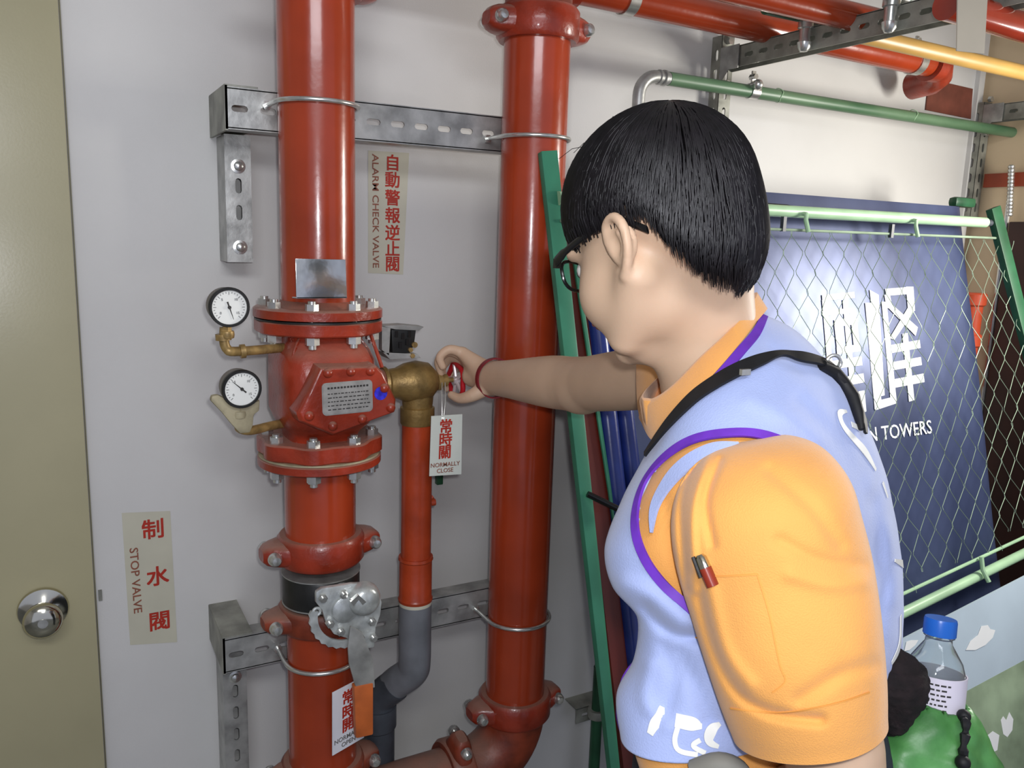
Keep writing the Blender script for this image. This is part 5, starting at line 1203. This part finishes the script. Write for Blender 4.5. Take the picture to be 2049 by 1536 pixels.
# ------------------------------------------------------------------ bottle, bag and fleece bundle
bc_ = at(1868, 1380, .95); bt = at(1881, 1250, .95); bx = (bt-bc_)/np.linalg.norm(bt-bc_); bx = bx*.98+Fh*.0; bx /= np.linalg.norm(bx)
bb = bt-bx*.205
t = thing('water_bottle', 'clear plastic water bottle with a blue cap, right of the vest', 'bottle', bb)
pf = [(.0, .024), (.004, .029), (.012, .031), (.05, .031), (.052, .0303), (.055, .031), (.08, .0315), (.13, .0315), (.132, .0325), (.150, .0315), (.165, .027), (.178, .019), (.185, .0145), (.190, .0140), (.192, .0165), (.194, .0165), (.195, .0135), (.205, .0135)]
bm = NB(); lathe(bm, pf+[(.205, .0125), (.190, .0125), (.178, .017), (.165, .026), (.150, .0305), (.05, .030), (.006, .028), (.004, .001)], bb, bx, 40, caps=False); obj('bottle_body', bm, PET, t)
bm = NB(); lathe(bm, [(.0065, .001), (.0066, .0275), (.012, .0292), (.095, .0300), (.0951, .001)], bb, bx, 32, caps=False); obj('water', bm, WATER, t)
bm = NB()
S = 64; rr = lambda i: .0172+(.0004 if i % 2 else 0)
ringsc = []; x_, y_, d_ = frame(bx)
for tt, k in ((.194, 1), (.210, 1), (.213, .95), (.2132, .0)): ringsc.append([V(bb)+d_*tt+(x_*math.cos(2*PI*i/S)+y_*math.sin(2*PI*i/S))*rr(i)*max(k, .001) for i in range(S)])
loftrings(bm, ringsc); obj('cap', bm, CAPB, t)
bm = NB(); lathe(bm, [(.096, .0316), (.096, .0330), (.152, .0330), (.152, .0316)], bb, bx, 40, caps=False); lb = obj('bottle_label', bm, LABELM, t)
bm = NB()
view = CC-bb; view -= bx*(view@bx); view /= np.linalg.norm(view); sx_ = np.cross(bx, view)
for r in range(8):
    x0 = -.016
    while x0 < .014:
        l = random.uniform(.002, .006); a0 = x0/.0324; a1 = (x0+l)/.0324; z = .146-.0055*r
        f = lambda a, zz: bb+bx*zz+(view*math.cos(a)+sx_*math.sin(a))*.0333
        bm.faces.new([bm.verts.new(V(f(a, zz))) for a, zz in ((a0, z), (a1, z), (a1, z-.002), (a0, z-.002))]); x0 += l+.0016
o = obj('label_print', bm, DARKINK, lb, smooth=False); o['kind'] = 'stuff'
pou = SDF(.004)
pou.chain([at(1800, 1490, .95), at(1850, 1468, .95), at(1892, 1492, .95)], [.040, .052, .045], .03)
pou.chain([at(1790, 1560, .95), at(1850, 1600, .95), at(1900, 1600, .95)], [.06, .075, .06], .04); pou.cap(at(1840, 1700, .95), at(1880, 1700, .95), .07, .06, .04)
pou.cap(at(1862, 1420, .95), at(1866, 1480, .95), .030, .044, .02)
pou.cap(bb-bx*.005, bt, .033, .033, .004, True)
me = pou.mesh('bag'); P = coords(me)
nz = np.array(P); me2 = me
wv = noise3(P, 70, .004)+noise3(P, 150, .0015); vn = P-np.array(at(1850, 1560, .95)); vn /= np.linalg.norm(vn, axis=1)[:, None]; P = P+vn*wv[:, None]
me.vertices.foreach_set('co', P.ravel().astype(np.float32)); me.update()
t = thing('drawstring_bag', 'crumpled green nylon bag holding the water bottle, bottom right', 'bag', at(1850, 1700, .95))
link_mesh('bag_cloth', me, POUCH, t, ang=None)
bm = NB(); pts = [at(1926, 1432, .92), at(1932, 1445, .90), at(1931, 1470, .895), at(1927, 1500, .89), at(1930, 1540, .89)]; tube(bm, spline(pts, 6), .005, 8, rs=[.0055, .005, .0045, .004, .003, .0035]*4+[.005]); ball(bm, at(1928, 1432, .915), .0075); ball(bm, at(1926, 1525, .885), .008); obj('drawcord', bm, STRAP, t)
fl = SDF(.004); fl.chain([at(1792, 1332, .93), at(1812, 1365, .92), at(1806, 1392, .92)], [.020, .025, .021], .02); fl.chain([at(1775, 1380, .92), at(1785, 1415, .92), at(1786, 1436, .92)], [.024, .021, .018], .02)
me = fl.mesh('fleece'); P = coords(me); vn = P-np.array(at(1808, 1385, .93)); vn /= np.linalg.norm(vn, axis=1)[:, None]; P = P+vn*(noise3(P, 120, .002)+.0015*np.sin(P[:, 2]*700))[:, None]; me.vertices.foreach_set('co', P.ravel().astype(np.float32)); me.update()
lift(tag(link_mesh('fleece_bundle', me, BLACKC, None, ang=None), 'black fleece bundle tucked between the vest and the green bag', 'bundle'))
